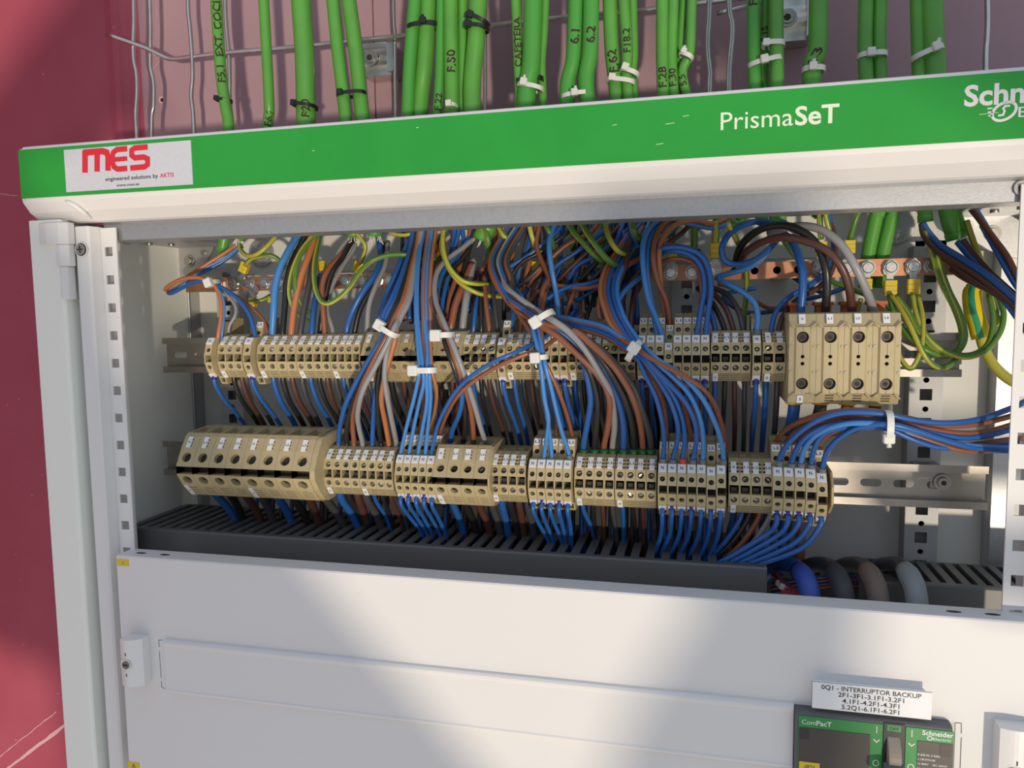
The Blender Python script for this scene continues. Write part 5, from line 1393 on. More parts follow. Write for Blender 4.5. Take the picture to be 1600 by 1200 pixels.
# --- bundle at the far right leaving past the right post
fan([
 ('b', [(1442, 349, 96), (1450, 362, 92), (1468, 382, 84), (1500, 402, 72), (1535, 424, 58), (1570, 452, 44), (1600, 480, 34)]),
 ('d', [(1440, 350, 98), (1444, 368, 92), (1462, 390, 84), (1492, 408, 74), (1530, 432, 60), (1568, 462, 46), (1600, 492, 36)]),
 ('d', [(1456, 388, 88), (1485, 410, 80), (1520, 436, 66), (1560, 462, 52), (1600, 488, 40)]),
 ('b', [(1496, 378, 86), (1510, 395, 80), (1532, 420, 68), (1560, 452, 54), (1600, 498, 38)]),
 ('d', [(1505, 376, 86), (1520, 396, 78), (1545, 424, 64), (1575, 452, 50), (1605, 478, 40)]),
 ('b', [(1535, 352, 84), (1548, 375, 74), (1562, 400, 64), (1582, 436, 52), (1606, 470, 42)]),
 ('d', [(1512, 320, 90), (1530, 342, 82), (1552, 372, 70), (1574, 402, 58), (1592, 440, 48), (1606, 470, 42)]),
 ('b', [(1518, 320, 96), (1538, 350, 86), (1556, 385, 74), (1576, 418, 62), (1604, 458, 48)]),
 ('b', [(1536, 428, 66), (1556, 456, 56), (1578, 480, 46), (1606, 520, 36)]),
 ('d', [(1486, 420, 84), (1510, 436, 74), (1544, 452, 60), (1575, 466, 48), (1606, 484, 38)]),
], 'in the bundle passing behind the right post', r=2.4)

# --- green and yellow earth wires
gl = [
 ([(374, 378, 98), (377, 392, 90), (388, 400, 82), (404, 396, 76), (422, 380, 80), (438, 360, 90)], 2.3, 'curling from the stripped cable end at upper left'),
 ([(384, 414, 92), (393, 404, 84), (412, 399, 80), (430, 402, 84), (448, 420, 92)], 2.3, 'bending out of the leftmost yellow boot'),
 ([(376, 472, 88), (392, 473, 84), (408, 469, 84), (422, 462, 92)], 1.8, 'short and level below the busbar at left'),
 ([(512, 350, 88), (490, 368, 78), (470, 392, 66), (456, 425, 56), (452, 460, 54), (462, 488, 58), (482, 502, 66)], 2.0, 'hanging in the longest arc at left'),
 ([(528, 352, 90), (500, 366, 80), (480, 384, 68), (464, 412, 58), (462, 448, 54), (470, 474, 58), (484, 488, 66)], 2.0, 'hanging in the shorter arc at left'),
 ([(502, 360, 92), (496, 385, 76), (491, 415, 60), (492, 445, 50), (500, 468, 46), (512, 474, 44), (528, 466, 44), (545, 450, 46), (562, 425, 52), (580, 408, 58), (605, 399, 62), (632, 398, 66), (660, 403, 74), (690, 407, 84)], 2.2, 'making a deep S-curve left of centre'),
 ([(549, 352, 86), (560, 368, 82), (571, 384, 82), (568, 400, 86), (562, 412, 90)], 1.8, 'dropping into the tilted yellow boot'),
 ([(602, 358, 92), (618, 366, 86), (640, 366, 84), (660, 354, 92)], 1.9, 'sagging just under the beam left of centre'),
 ([(696, 350, 76), (692, 370, 68), (694, 395, 60), (704, 420, 54), (722, 438, 52), (742, 443, 58), (762, 443, 74)], 2.3, 'forming the upper of two curves at centre'),
 ([(700, 350, 84), (690, 380, 72), (698, 412, 62), (715, 438, 58), (738, 454, 58), (760, 461, 66), (785, 463, 80)], 2.3, 'forming the lower of two curves at centre'),
 ([(752, 352, 84), (760, 366, 82), (763, 382, 84), (763, 402, 92)], 3.0, 'entering the boot beside the stripped green cable'),
 ([(778, 352, 84), (786, 366, 78), (795, 376, 82)], 2.6, 'short piece right of the stripped green cable'),
 ([(886, 345, 70), (896, 362, 58), (912, 380, 52), (926, 396, 52), (938, 406, 58), (945, 412, 70)], 2.4, 'leftmost of the bright yellow-green arcs under beam'),
 ([(906, 344, 66), (916, 362, 52), (930, 382, 46), (946, 402, 46), (958, 412, 52), (964, 414, 62), (974, 404, 76)], 2.4, 'second of the bright yellow-green arcs under beam'),
 ([(944, 342, 70), (948, 362, 58), (956, 380, 52), (966, 392, 54), (978, 397, 66)], 2.5, 'third of the bright yellow-green arcs under beam'),
 ([(988, 340, 70), (990, 358, 64), (996, 370, 68), (1004, 374, 80)], 2.5, 'short bright arc right of the others under beam'),
 ([(848, 345, 76), (856, 358, 72), (862, 374, 76), (867, 394, 88)], 1.9, 'running to the middle pair of yellow boots'),
 ([(826, 345, 84), (830, 365, 84), (836, 385, 88), (838, 400, 92)], 2.4, 'leading into the first middle yellow boot'),
 ([(892, 345, 88), (894, 360, 86), (895, 392, 94)], 2.2, 'leading straight down into a middle yellow boot'),
 ([(880, 440, 96), (900, 438, 90), (918, 425, 84), (934, 405, 82)], 2.2, 'tucked along the busbar near the centre'),
 ([(1050, 345, 90), (1050, 365, 92), (1050, 384, 96)], 3.0, 'stub above the boot left of the busbar bolts'),
 ([(1084, 345, 92), (1085, 370, 94), (1084, 392, 97)], 3.0, 'thick stub left of the tall yellow boot'),
 ([(1116, 345, 88), (1118, 360, 90), (1118, 380, 95)], 3.4, 'thick stub above the tall yellow boot'),
 ([(1140, 345, 60), (1141, 355, 60), (1160, 395, 100), (1167, 430, 96), (1166, 460, 92), (1163, 490, 84), (1162, 515, 70)], 2.2, 'dropping in front of the busbar right of centre'),
 ([(1222, 372, 100), (1232, 388, 104), (1250, 410, 106), (1270, 426, 106), (1300, 440, 96), (1330, 452, 88), (1355, 462, 84), (1378, 478, 82), (1398, 498, 80)], 2.0, 'crossing behind the busbar toward the power block'),
 ([(1281, 322, 92), (1281, 345, 92), (1283, 374, 95)], 2.4, 'entering the left of two boots near the big cables'),
 ([(1288, 322, 88), (1292, 345, 88), (1300, 372, 92)], 2.2, 'bright one passing right of the left boot'),
 ([(1346, 322, 90), (1336, 345, 90), (1328, 374, 95)], 2.4, 'entering the right of two boots near the big cables'),
 ([(1447, 360, 92), (1458, 400, 86), (1470, 440, 80), (1490, 480, 76), (1502, 515, 76), (1500, 542, 74), (1484, 553, 70), (1462, 552, 66), (1440, 540, 64)], 2.2, 'falling in a long loop right of power block'),
 ([(1460, 372, 90), (1468, 412, 84), (1482, 452, 78), (1500, 490, 74), (1508, 525, 74), (1498, 548, 72), (1475, 556, 66), (1448, 548, 60), (1425, 530, 62), (1408, 510, 68), (1394, 480, 76), (1390, 462, 84)], 2.2, 'looping back up to the left lower boot'),
 ([(1392, 462, 82), (1405, 480, 72), (1420, 505, 62), (1432, 530, 58), (1445, 556, 58), (1462, 572, 62), (1482, 572, 66), (1498, 556, 70)], 2.2, 'dipping lowest right of the power block'),
 ([(1400, 462, 84), (1420, 488, 74), (1438, 520, 66), (1462, 545, 64), (1495, 555, 66), (1525, 552, 70), (1545, 535, 74), (1552, 500, 78), (1545, 460, 84)], 2.2, 'widest loop at right beneath the boots'),
 ([(1426, 460, 84), (1432, 490, 74), (1446, 522, 66), (1472, 546, 62), (1508, 558, 64), (1540, 548, 70), (1562, 520, 74), (1568, 490, 78), (1560, 462, 84)], 2.2, 'outermost loop at right beneath the boots'),
 ([(1434, 462, 86), (1442, 500, 70), (1440, 545, 60), (1425, 575, 58), (1410, 565, 62), (1402, 540, 68), (1412, 510, 74)], 2.0, 'curled tight against the right of power block'),
 ([(1510, 345, 96), (1520, 375, 92), (1535, 415, 88), (1545, 455, 86), (1556, 490, 84), (1560, 510, 84)], 2.4, 'straight dark one dropping between the right cables'),
 ([(1345, 468, 104), (1340, 485, 98), (1338, 505, 90)], 2.0, 'short tail behind the power block'),
]
for (L, r_, ds) in gl: wire('y', r_, pts3(L), 'green and yellow earth wire ' + ds)
# big earth lead with yellow sleeve
m = MB(GYY); P = spline(pts3([(1524, 450, 100), (1522, 470, 96), (1527, 500, 92), (1532, 525, 90), (1540, 550, 88), (1556, 575, 84), (1582, 596, 78), (1612, 606, 72)]))
m.tube(P, [4.6] * 4 + [4.0] * (len(P) - 4), GYG, 14, m2=GYY, frac=.6, ph=-1)
o = m.build('earth_lead'); tag(o, 'thick yellow and green earth lead bending right below the busbar end', 'wire')
m = MB(YSLV, TEAL); P2 = spline(pts3([(1522, 446, 98), (1519, 462, 96), (1521, 485, 92), (1527, 505, 90), (1533, 528, 89)]))
m.tube(P2, [5.6, 5.8, 6.6] + [7.0] * (len(P2) - 3), YSLV, 28, m2=TEAL, frac=.09, ph=.1)
m.build('yellow_sleeve', o)

# --- crimped lugs on the busbar
lugs = [(382, 418, 25, 1, 1), (395, 473, 0, -1, .8), (425, 466, 0, -1, .8), (503, 416, -6, 1, .9), (512, 461, 0, -1, .65), (560, 418, 22, 1, 1), (763, 410, 0, 1, 1), (838, 418, 0, 1, 1), (868, 406, 0, 1, 1), (895, 403, 0, 1, 1), (1050, 394, 0, 1, 1), (1084, 402, 0, 1, .9), (1118, 392, 0, 1, 1.2), (1283, 388, 0, 1, 1), (1327, 386, 0, 1, 1), (1355, 444, 0, -1, .8), (1391, 450, 0, -1, 1.15), (1427, 448, 0, -1, 1.15)]
for i, (px, py, ang, sg, k_) in enumerate(lugs):
    c = at(px, py, 95)
    t = thing('cable_lug', c, ('yellow-booted ring lug on the busbar, ' + (ORD[i] + ' from the left')), 'cable lug', 'yellow cable lugs on the busbar')
    a_ = math.radians(ang); ax = Vector((math.sin(-a_) * -1 * 0 + math.sin(a_), 0, math.cos(a_))) * sg
    m = MB(YBOOT); L_ = 10.5 * k_; W_ = 4.3 * min(k_, 1.1)
    for q in range(3):
        m.prism([(-W_, -2.6), (-W_ * .8, -3.2), (W_ * .8, -3.2), (W_, -2.6), (W_, 2.6), (-W_, 2.6)], -L_ / 2 + q * L_ / 3 + (.35 if q else 0), -L_ / 2 + (q + 1) * L_ / 3, YBOOT, axis='z')
    m.prism([(-W_ * .9, -2.5), (W_ * .9, -2.5), (W_ * .9, 2.4), (-W_ * .9, 2.4)], -L_ / 2, L_ / 2, YBOOT, axis='z')
    o = m.build('yellow_boot'); rot = Matrix.Rotation(a_ * 1, 4, 'Y') if sg > 0 else Matrix.Rotation(PI + a_, 4, 'Y')
    o.parent = t; o.matrix_local = rot
    m = MB(SCREW); m.box(-2.6, 2.6, 1.6, 2.8, -L_ / 2 - 6, -L_ / 2 + 1, SCREW); m.cyl((0, 3.4, -L_ / 2 - 8.5), (0, -1, 0), 5.4, 1.0, SCREW, 18)
    o = m.build('ring_terminal'); o.parent = t; o.matrix_local = rot

# ================================================================== green cables
CPX = [  # (points px, radius, text, text y, end in cabinet, fresh)
 ([(337, -40), (338, 0), (344, 100), (352, 165), (357, 200)], 5.6, 'F5.1  EXT. COCINA', (345, 128), [(356, 330), (347, 395)], 0),
 ([(410, -40), (412, 0), (420, 150), (418, 195)], 5.2, 'F6.7', (418, 196), [(394, 330), (375, 373)], 0),
 ([(468, -40), (470, 0), (476, 90), (478, 190)], 9.4, 'F20', (474, 182), [(482, 330), (484, 352)], 0),
 ([(516, -40), (520, 0), (528, 80), (540, 185)], 6.2, '', None, [(551, 330), (553, 371)], 0),
 ([(540, -40), (545, 0), (557, 90), (566, 180)], 7.0, '', None, [(584, 330), (586, 369)], 0),
 ([(650, -40), (648, 0), (640, 100), (637, 175)], 6.0, '', None, [(630, 330), (626, 352)], 1),
 ([(670, -40), (669, 0), (663, 100), (655, 172)], 8.6, '', None, [(650, 330), (648, 350)], 0),
 ([(692, -40), (690, 0), (688, 100), (684, 170)], 4.8, 'F.22', (686, 172), [(672, 330), (670, 350)], 1),
 ([(704, -40), (704, 0), (705, 100), (706, 168)], 6.8, 'F.50', (703, 112), [(704, 330), (702, 348)], 0),
 ([(723, -40), (723, 0), (723, 100), (722, 168)], 4.8, '', None, [(728, 330), (728, 348)], 0),
 ([(749, -40), (747, 0), (744, 60), (738, 168)], 8.2, '', None, [(764, 330), (751, 374)], 0),
 ([(804, -40), (806, 0), (810, 100), (812, 160)], 4.6, 'CAFETERA', (804, 105), [(812, 330), (812, 345)], 0),
 ([(834, -40), (833, 0), (830, 100), (822, 158)], 8.6, '', None, [(822, 330), (822, 345)], 1),
 ([(852, -40), (850, 40), (846, 100), (848, 158)], 4.0, '', None, [(850, 330), (850, 342)], 0),
 ([(902, -40), (900, 0), (896, 90), (886, 155)], 7.0, '6.1', (903, 68), [(905, 330), (905, 338)], 1),
 ([(926, -40), (924, 0), (922, 80), (917, 150)], 7.2, '6.2', (932, 66), [(950, 330), (951, 408)], 1),
 ([(952, -40), (953, 0), (956, 80), (963, 148)], 6.4, 'F.62', (961, 112), [(973, 330), (972, 385)], 0),
 ([(974, -40), (975, 0), (980, 80), (981, 145)], 4.8, 'F18.2', (975, 82), [(1006, 330), (1004, 366)], 0),
 ([(990, -40), (988, 0), (990, 80), (990, 142)], 4.2, '', None, [(1018, 330), (1017, 362)], 0),
 ([(1035, -40), (1035, 0), (1036, 140)], 5.3, 'F.28', (1036, 136), [(1050, 330), (1050, 350)], 0),
 ([(1051, -40), (1052, 0), (1052, 140)], 4.6, 'F.30', (1053, 134), [(1086, 330), (1085, 358)], 0),
 ([(1069, -40), (1068, 0), (1065, 138)], 3.8, 'F.33', (1064, 128), [(1118, 325), (1118, 350)], 0),
 ([(1083, -40), (1081, 0), (1078, 80), (1070, 138)], 4.2, '5.5', (1072, 132), [(1152, 325), (1150, 352)], 0),
 ([(1176, -40), (1177, 0), (1179, 130)], 5.4, 'F.', (1174, 8), [(1190, 325), (1188, 345)], 1),
 ([(1196, -40), (1196, 0), (1195, 130)], 3.8, 'F.15', (1193, 64), [(1208, 325), (1208, 348)], 0),
 ([(1213, -40), (1213, 0), (1214, 128)], 5.8, '', None, [(1218, 325), (1217, 350)], 0),
 ([(1280, -40), (1279, 0), (1277, 80), (1268, 122)], 7.6, '6.3', (1261, 102), [(1282, 318), (1282, 330)], 0),
 ([(1353, -40), (1353, 0), (1353, 115)], 5.8, '', None, [(1372, 312), (1368, 340), (1357, 395), (1352, 450)], 0),
 ([(1376, -40), (1375, 0), (1375, 113)], 5.6, '', None, [(1394, 312), (1392, 345), (1380, 395), (1374, 450)], 0),
 ([(1432, -40), (1433, 0), (1436, 108)], 5.4, '', None, [(1444, 310), (1446, 346)], 0),
 ([(1452, -40), (1455, 0), (1461, 108)], 8.4, '', None, [(1481, 310), (1497, 372)], 0),
]
CD = ['left of all cables, hand-lettered along its length', 'thin, second from the left, passing the wire basket', 'thick, third from the left with one black tie', 'left one of the black-tied pair at left',
      'right one of the black-tied pair at left', 'leftmost of the cluster left of the centre clip', 'broad pale one inside the black band, centre-left cluster', 'thin, third in the centre-left cluster', 'marked in the middle of the centre-left cluster',
      'thin, fifth in the centre-left cluster', 'rightmost of the centre-left cluster with two black ties', 'thin with lettering behind a glossy cable', 'glossy bright cable in front of the lettered thin one', 'slim, right of the glossy cable',
      'left one of the bright smooth pair at centre', 'right one of the bright smooth pair at centre', 'left one of the three with two white ties', 'middle one of the three with two white ties', 'right one of the three with two white ties',
      'leftmost in the group of four right of centre', 'second in the group of four right of centre', 'thin third in the group of four right of centre', 'last in the group of four right of centre', 'left of the trio tied in white before the right clip',
      'slim middle of the trio tied in white', 'right of the trio tied in white by the right clip', 'single, tied in white, right of the right clip', 'left one of the white-tied pair above product lettering', 'right one of the white-tied pair above product lettering',
      'slimmer one of the last pair at right', 'thicker one of the last pair at right']
for i, (L, r_, txt, ty, tail, fr) in enumerate(CPX):
    off = R.uniform(-3, 3); Yc = 112 + off
    if i in (6, 9, 13, 18, 21, 24): Yc += 8
    P = [at(x_, y_, Yc) for x_, y_ in L]
    tl = [at(x_, y_, 118 if i in (27, 28) else 90 if i in (1, 3, 4, 10) else 106) for x_, y_ in tail]
    path = spline([P[0] + Vector((0, 4, 120))] + P + tl, 6)
    cabm = CABG2 if fr else CABG
    m = MB(cabm); m.tube(path, r_, cabm, 16)
    o = m.build('power_cable'); 
    tag(o, 'green cable, ' + CD[i], 'cable', 'green sheathed cables entering the cabinet')
    if i not in (27, 28) and i not in (1, 3, 4, 10, 26):
        pass
    if i in (3, 4, 10, 1):     # frayed white filler at the stripped end
        m = MB(NYW); e = path[-1]; d = (path[-1] - path[-2]).normalized()
        for q in range(12):
            a_ = R.uniform(0, 2 * PI); u_ = Vector((math.cos(a_), math.sin(a_), 0)) * r_ * .75
            m.tube([e + u_ - d, e + u_ + d * R.uniform(2, 5), e + u_ * 1.3 + d * R.uniform(4, 9) + Vector((R.uniform(-2, 2), R.uniform(-2, 2), 0))], 0.5, NYW, 5)
        m.build('stripped_filler', o)
    if i in (29, 30, 15):
        m = MB(cabm); e = path[-1]; d = (path[-1] - path[-2]).normalized()
        if i != 15:
            m.tube([e - d * 5, e - d * 2, e + d * .6], r_ * 1.08, cabm, 16); m.build('heat_shrink_collar', o)
    if txt:
        # hand lettering wrapped round the sheath, reading upward
        c = at(ty[0], ty[1], Yc - r_)
        top = at(ty[0] if i else 343, ty[1] - 60, Yc - r_)
        # local axis of the cable near the lettering
        bj = min(range(len(path) - 1), key=lambda j: (path[j] - c).length); ax = (path[max(0, bj - 1)] - path[bj + 1]).normalized()
        base = path[bj] + ax * ((c - path[bj]).dot(ax))
        vs, fs, x0g, x1g, y0g, y1g = glyph(txt, 0.022)
        bmx = bmesh.new(); vv = [bmx.verts.new((v_[0], v_[1], 0)) for v_ in vs]
        for f in fs:
            try: bmx.faces.new([vv[q_] for q_ in f])
            except ValueError: pass
        bmesh.ops.triangulate(bmx, faces=bmx.faces[:])
        for _ in range(4):
            le = [e_ for e_ in bmx.edges if e_.calc_length() > 0.13]
            if not le: break
            bmesh.ops.subdivide_edges(bmx, edges=le, cuts=1); bmesh.ops.triangulate(bmx, faces=bmx.faces[:])
        bmx.verts.index_update(); vs = [(v_.co.x, v_.co.y) for v_ in bmx.verts]; fs = [tuple(v_.index for v_ in f.verts) for f in bmx.faces]; bmx.free()
        hgt = min(7.5, r_ * 1.25); k_ = hgt / .7
        view = (CP - base); view = (view - ax * view.dot(ax)).normalized(); side = view.cross(ax).normalized()
        m = MB(HAND)
        for (x_, y_) in vs:
            s_ = (x_ - x0g) * k_ * 1.12
            # follow the bend of the cable
            q = base + ax * s_
            jj = min(range(len(path) - 1), key=lambda j: (path[j] - q).length)
            for j2 in (jj - 1, jj):
                if 0 <= j2 < len(path) - 1:
                    e_ = path[j2 + 1] - path[j2]; t_ = (q - path[j2]).dot(e_) / e_.length_squared
                    if -0.01 <= t_ <= 1.01: q = path[j2] + e_ * t_; break
            th_ = ((y_ - .35) * k_) / r_ + math.sin(s_ * .9) * .08
            m.v.append(q + (view * math.cos(th_) + side * math.sin(th_)) * (r_ + .22) )
        for f in fs:
            m.f.append(tuple(f)); m.m.append(0); m.sm.append(False)
        m.build('hand_lettering', o)

# ================================================================== cable ties
def tie(px, py, Y, a, b, tilt, mt, lab, head=(-1, -0.2), hs=5.0, hd=None, wd=3.2, group=None, tail=None):
    """a = half width across the view, b = half depth (mm), tilt in degrees, head = side (-1..1) on the band front"""
    c = at(px, py, Y); t = math.radians(tilt)
    U = Vector((math.cos(t), 0, math.sin(t))); V = Vector((-math.sin(t), 0, math.cos(t))); D = Vector((0, 1, 0))
    th = thing('cable_tie', c, lab, 'cable tie', group)
    m = MB(mt); n = 28; ring = []
    for k in range(n):
        al = 2 * PI * k / n; ce, se = math.cos(al), math.sin(al)
        e = 0.75
        ring.append((c + U * (a * math.copysign(abs(ce) ** e, ce)) + D * (b * math.copysign(abs(se) ** e, se)), (U * ce / a + D * se / b).normalized()))
    base = len(m.v)
    for p, nn in ring:
        for (ww, oo) in ((-wd / 2, 0), (wd / 2, 0), (wd / 2, 1.1), (-wd / 2, 1.1)): m.v.append(p + V * ww + nn * oo)
    for k in range(n):
        k2 = (k + 1) % n
        for q in range(4):
            q2 = (q + 1) % 4
            m.f.append((base + k * 4 + q, base + k * 4 + q2, base + k2 * 4 + q2, base + k2 * 4 + q)); m.m.append(0); m.sm.append(q % 2 == 1)
    m.build('strap', th)
    hx = head[0] * a; hy = -b * math.sqrt(max(0, 1 - min(1, abs(head[0])) ** 2)) - 1.5
    hc = c + U * hx + D * hy + V * (head[1] * 2)
    m = MB(mt); h2 = hs / 2; dd = (hd or hs * .8)
    M3 = [(U * sx_ * h2 + V * sy_ * h2 * 1.05 + D * sz_ * dd / 2) for sx_, sy_, sz_ in ((-1, -1, -1), (1, -1, -1), (1, 1, -1), (-1, 1, -1), (-1, -1, 1), (1, -1, 1), (1, 1, 1), (-1, 1, 1))]
    b0 = len(m.v); m.v += [hc + q for q in M3]
    for q in ((0, 1, 2, 3), (5, 4, 7, 6), (4, 0, 3, 7), (1, 5, 6, 2), (3, 2, 6, 7), (4, 5, 1, 0)):
        m.f.append(tuple(b0 + i for i in q)); m.m.append(0); m.sm.append(False)
    m.build('head', th, bevel=hs * .16, seg=3)
    if tail:
        m = MB(mt); d = (U * tail[0] + V * tail[1] - D * .3).normalized(); q0 = hc
        m.tube([q0, q0 + d * hs * .9], wd * .38, mt, 4); m.build('cut_tail', th)
    return th
NW = 'white nylon cable tie '
tie(608, 516, 8, 8.5, 8, -32, NYW, NW + 'around the left fan of wires above lower row', head=(-.95, 0), hs=8.5, wd=4.4)
tie(663, 578, 2, 10, 7, 0, NYW, NW + 'level around blue and brown wires in front of middle block', head=(-.75, 0), hs=8.5, wd=4.6)
tie(694, 523, 3, 7, 8, 0, NYW, NW + 'around grey brown and blue wires right of centre block', head=(-.65, -.2), hs=9, wd=4.4)
tie(848, 497, -2, 9, 12, 32, NYW, NW + 'largest, on the thick grey, blue and brown bundle', head=(-.5, -.4), hs=8.5, wd=4.6)
tie(843, 558, 2, 6, 6, 4, NYW, NW + 'small square one just below the largest tie', head=(-.35, 0), hs=8, wd=4)
tie(991, 548, -8, 8, 14, -56 + 112, NYW, NW + 'on the blue and brown bundle crossing the upper row', head=(.35, .3), hs=8.2, wd=4.6)
tie(1387, 664, 6, 9.5, 9, 90, NYW, NW + 'upright around the bundle running off right', head=(-.95, 0), hs=7.5, wd=4.6, tail=(-1, 0))
tie(333, 443, 52, 4.5, 6, 20, NYW, NW + 'at the upper left corner wire loop', head=(.1, .2), hs=8, wd=4)
tie(350, 157, 112, 6.6, 7, -6, NYB, 'black cable tie on the lettered leftmost green cable', head=(-.7, .4), hs=4.5, wd=3, group=None)
tie(477, 166, 112, 10.6, 11, -8, NYB, 'black cable tie on the thick third green cable', head=(-.75, .4), hs=5.5, wd=3.2)
tie(549, 147, 112, 13.6, 8, 2, NYB, 'black cable tie joining the left green pair', head=(-.6, .5), hs=5.5, wd=3.2)
tie(661, 42, 112, 14, 10, 2, NYB, 'long black cable tie across two cables of centre-left cluster', head=(.3, .8), hs=5.5, wd=3.6, tail=(0, 1))
tie(748, 32, 110, 9.5, 10, -26, NYB, 'upper of two black cable ties, centre-left cluster', head=(-.7, .2), hs=6, wd=3.4)
tie(746, 44, 110, 9.5, 10, -10, NYB, 'lower of two black cable ties, centre-left cluster', head=(-.7, .3), hs=6, wd=3.2)
tie(829, 126, 116, 11, 8, 3, NYB, 'black cable tie half hidden behind the glossy cable', head=(-.9, 0), hs=4.5, wd=4)
tie(829, 137, 112, 11.2, 10, -14, NYW, NW + 'on the glossy bright cable above fascia', head=(-.4, .8), hs=6.5, wd=3.8, tail=(0, 1))
tie(901, 150, 112, 12.5, 10, 4, NYW, NW + 'low on the bright smooth pair at centre', head=(0, .2), hs=6, wd=3.6, tail=(.3, 1))
tie(970, 128, 112, 11.5, 9, -10, NYW, NW + 'lower one on the three-cable group at centre right', head=(-.6, .6), hs=6, wd=3.8)
tie(984, 114, 110, 7.6, 9, -22, NYW, NW + 'upper one on the three-cable group at centre right', head=(-.5, .8), hs=6, wd=3.8)
tie(1072, 88, 110, 5.5, 7, -28, NYW, NW + 'on the last two of the four-cable group', head=(-.5, .8), hs=4.5, wd=3.6, tail=(-.3, 1))
tie(706, 166, 106, 4, 8, 0, NYW, NW + 'barely showing behind the fascia edge', head=(0, .2), hs=5.5, wd=3.2)
tie(1196, 98, 112, 13.5, 9, 10, NYW, NW + 'lower one on the trio before right clip', head=(-.1, .2), hs=6.5, wd=3.8)
tie(1208, 70, 112, 8.5, 8, -2, NYW, NW + 'upper one on the trio before right clip', head=(-.7, .1), hs=5.6, wd=4)
tie(1271, 110, 112, 8.2, 9, -2, NYW, NW + 'on the single cable right of the clip', head=(-.2, .3), hs=6.3, wd=4.2, tail=(.1, 1))
tie(1363, 87, 112, 10.3, 8, 0, NYW, NW + 'on the pair above product lettering', head=(-.25, .2), hs=6.5, wd=4)
tie(1448, 84, 112, 11.6, 9, 20, NYW, NW + 'slanting across the last pair at right', head=(.45, .4), hs=6.8, wd=4, tail=(.6, .8))

# ================================================================== wire basket tray and clips behind the cables
tr = thing('wire_basket_tray', (200, 185, 480), 'galvanised wire basket tray behind the green cables', 'cable tray')
def rod(L, r_, Y=None, nm='wire_rod', wob=0.0):
    P = [at(p[0], p[1], p[2] if len(p) > 2 else Y) for p in L]
    P[0] = P[0] + (P[0] - P[1]).normalized() * 30
    m = MB(STEEL); m.tube(spline(P, 5), r_, STEEL, 10); return m.build(nm, tr)
rod([(208, -20), (209, 30), (208, 65), (209, 95), (213, 115), (214, 145), (212, 180), (214, 225), (214, 330)], 2.4, 178)
rod([(233, -20), (235, 30), (235, 75), (235, 105), (240, 130), (240, 165), (237, 195), (238, 330)], 2.4, 186)
rod([(294, -20), (294, 10), (297, 45), (300, 85), (301, 120), (299, 150), (302, 180), (304, 240), (304, 330)], 2.4, 182)
rod([(352, -20), (353, 30), (358, 85), (359, 120), (359, 150), (362, 200), (362, 320)], 2.3, 186)
rod([(614, -20), (615, 30), (617, 60), (617, 120), (618, 180), (619, 300)], 2.2, 190)
rod([(758, -20), (758, 60), (758, 165), (758, 300)], 2.0, 190)
for (a_, b_) in ((0, 0), (3.4, 0)):
    rod([(1108 + a_, -20), (1106 + a_, 25), (1104 + a_, 60), (1105 + a_, 90), (1108 + a_, 115), (1107 + a_, 140), (1107 + a_, 300)], 1.5, 178)
    rod([(1137 + a_, -20), (1138 + a_, 12), (1142 + a_, 35), (1142 + a_, 60), (1139 + a_, 90), (1137 + a_, 135), (1137 + a_, 300)], 1.5, 178)
rod([(1542, -20), (1543, 20), (1542, 60), (1540, 100), (1541, 280)], 2.3, 180)
rod([(208, 68, 175), (225, 74, 178), (250, 86, 182), (268, 92, 184), (300, 88), (360, 83), (460, 74), (560, 63), (640, 56), (760, 42), (870, 28), (1000, 18), (1060, 10), (1180, -4)][:1] + [(225, 74, 178), (250, 86, 182), (268, 92, 184)] + [(x_, y_, 184) for x_, y_ in ((300, 89), (360, 82), (460, 74), (560, 63), (640, 55), (760, 41), (870, 28), (1000, 17), (1060, 9), (1180, -6))], 2.5)
rod([(1172, 8, 184), (1180, 6, 184), (1190, 0, 182), (1200, -14, 180)], 2.2)
def clip(px0, px1, py0, py1, sx_, lab):
    Yc = 196
    a = at(px0, py1, Yc); b = at(px1, py0, Yc)
    t = thing('mounting_clip', ((a.x + b.x) / 2, Yc, (a.z + b.z) / 2), lab, 'clip', None)
    m = MB(STEEL)
    nx, nz = 10, 10; W_ = b.x - a.x; H_ = b.z - a.z; g = {}
    for i in range(nx + 1):
        for j in range(nz + 1):
            u_, v_ = i / nx, j / nz
            bulge = 5.0 * math.exp(-((v_ - .5) ** 2) / .045) * (0.4 + .6 * u_) 
            g[i, j] = Vector((a.x + W_ * u_, Yc - bulge, a.z + H_ * v_))
    for i in range(nx):
        for j in range(nz):
            m.poly((g[i, j], g[i + 1, j], g[i + 1, j + 1], g[i, j + 1]), STEEL, True)
    m.box(b.x - 1, b.x + 6, Yc - 9, Yc - 1.5, a.z + 1, b.z - 1, STEEL)
    m.box(a.x, b.x + 4, Yc, 230.5, a.z + 4, b.z - 4, STEEL)
    m.build('plate', t)
    m = MB(SCREW, SOCK)
    c = Vector((a.x + W_ * sx_, Yc - 4.8, (a.z + b.z) / 2))
    m.cyl(c, (0, -1, 0), 8.2, 1.6, SCREW, 24); m.cyl(c + Vector((0, -1.6, 0)), (0, -1, 0), 5.8, 1.2, SCREW, 24, r2=5.2); m.cyl(c + Vector((-.6, -2.85, 0)), (0, -1, 0), 3.4, .1, SOCK, 6)
    m.build('bolt', t)
clip(563, 610, 64, 121, .42, 'zinc clip with a bolt fixing the basket tray, between green cables at left')
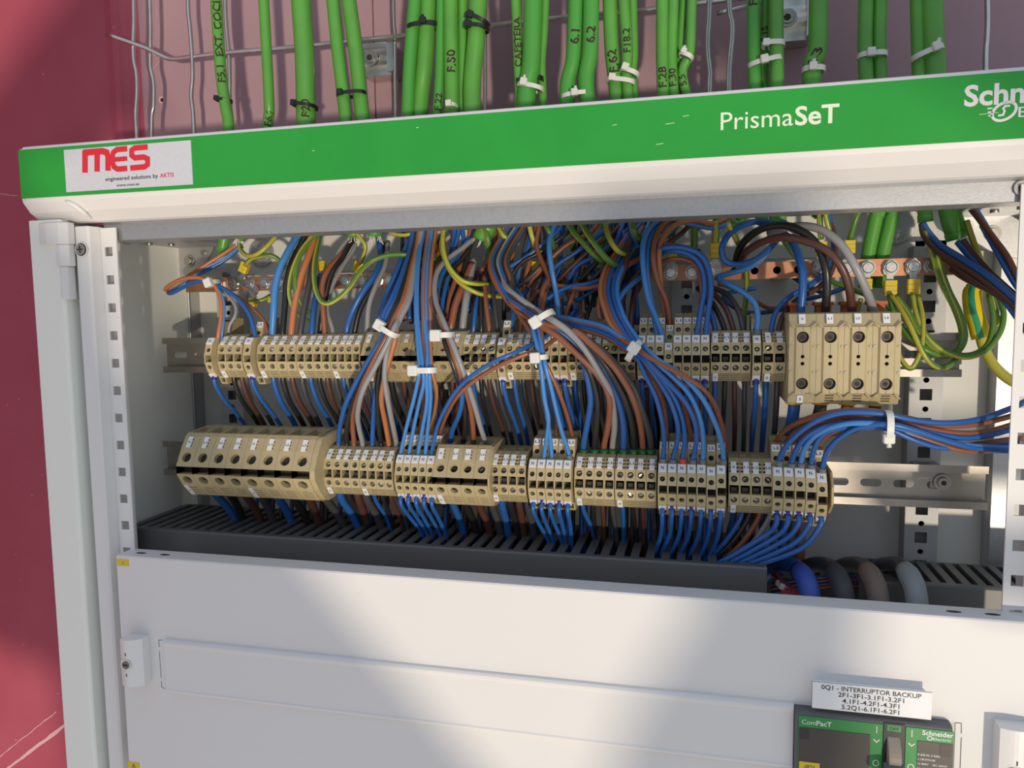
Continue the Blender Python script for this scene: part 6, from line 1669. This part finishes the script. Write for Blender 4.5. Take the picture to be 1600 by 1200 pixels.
clip(1216, 1262, -6, 66, .3, 'zinc clip partly behind a green cable at top right')

# ================================================================== heavy sleeved leads at lower right
for i, (px, mt_, base_, ds) in enumerate(((1252, SLVB, BLUE, 'blue'), (1305, SLVK, BLACK, 'black'), (1358, SLVN, BROWN2, 'brown'), (1418, SLVG, DGREY, 'grey'))):
    t = thing('power_lead', at(px, 915, 40), f'thick {ds} sleeved lead arching down behind the front plate at lower right', 'cable')
    P = spline([at(px - 58, 898, 110), at(px - 40, 884, 92), at(px - 12, 884, 66), at(px + 6, 905, 46), at(px + 14, 935, 36), at(px + 16, 990, 30), at(px + 16, 1050, 28)], 6)
    k_ = 15
    m = MB(base_); m.tube(P[:k_ + 2], 6.6, DGREY if i else BLUE, 18); m.build('insulation', t)
    m = MB(mt_); q_ = P[k_ - 1:]; m.tube(q_, [6.9, 7.3] + [8.0] * (len(q_) - 2), mt_, 20); m.build('sleeve', t)
for i in range(9):
    x_ = 1222 + i * 3.2; c_ = at(x_, 925, 50)
    m = MB(PINKL); m.tube(spline([at(1204 + R.uniform(-4, 4), 882 + i * 2.2, 96 + i), at(1216 + i, 900 + i * 1.2, 74), at(x_, 925, 52), at(x_ + 3, 950, 44)]), 1.15, PINKL, 8)
    tag(m.build('control_wire'), 'thin red control wire in the small bunch at the duct end', 'wire', 'thin red control wires')
tie(1222, 914, 60, 4.5, 4, -20, NYW, NW + 'small one on the red control wires at duct end', head=(-.2, .2), hs=4.5, wd=2.6)
for i in range(4):
    P = [at(1205, 912 + i * 7, 118), at(1300, 900 + i * 5, 112 + i), at(1400, 905 + i * 5, 112 + i), at(1470, 930 + i * 5, 118)]
    m = MB(); c_ = ('b', 'n', 'b')[i % 3]; mt_ = PINKL if i % 2 else BLUE
    m.tube(spline(P), 1.4, mt_, 8)
    tag(m.build('control_wire'), ('thin red' if i % 2 else 'thin blue') + ' wire running level in the dark behind the thick leads', 'wire', 'thin ' + ('red' if i % 2 else 'blue') + ' wires behind the thick leads')
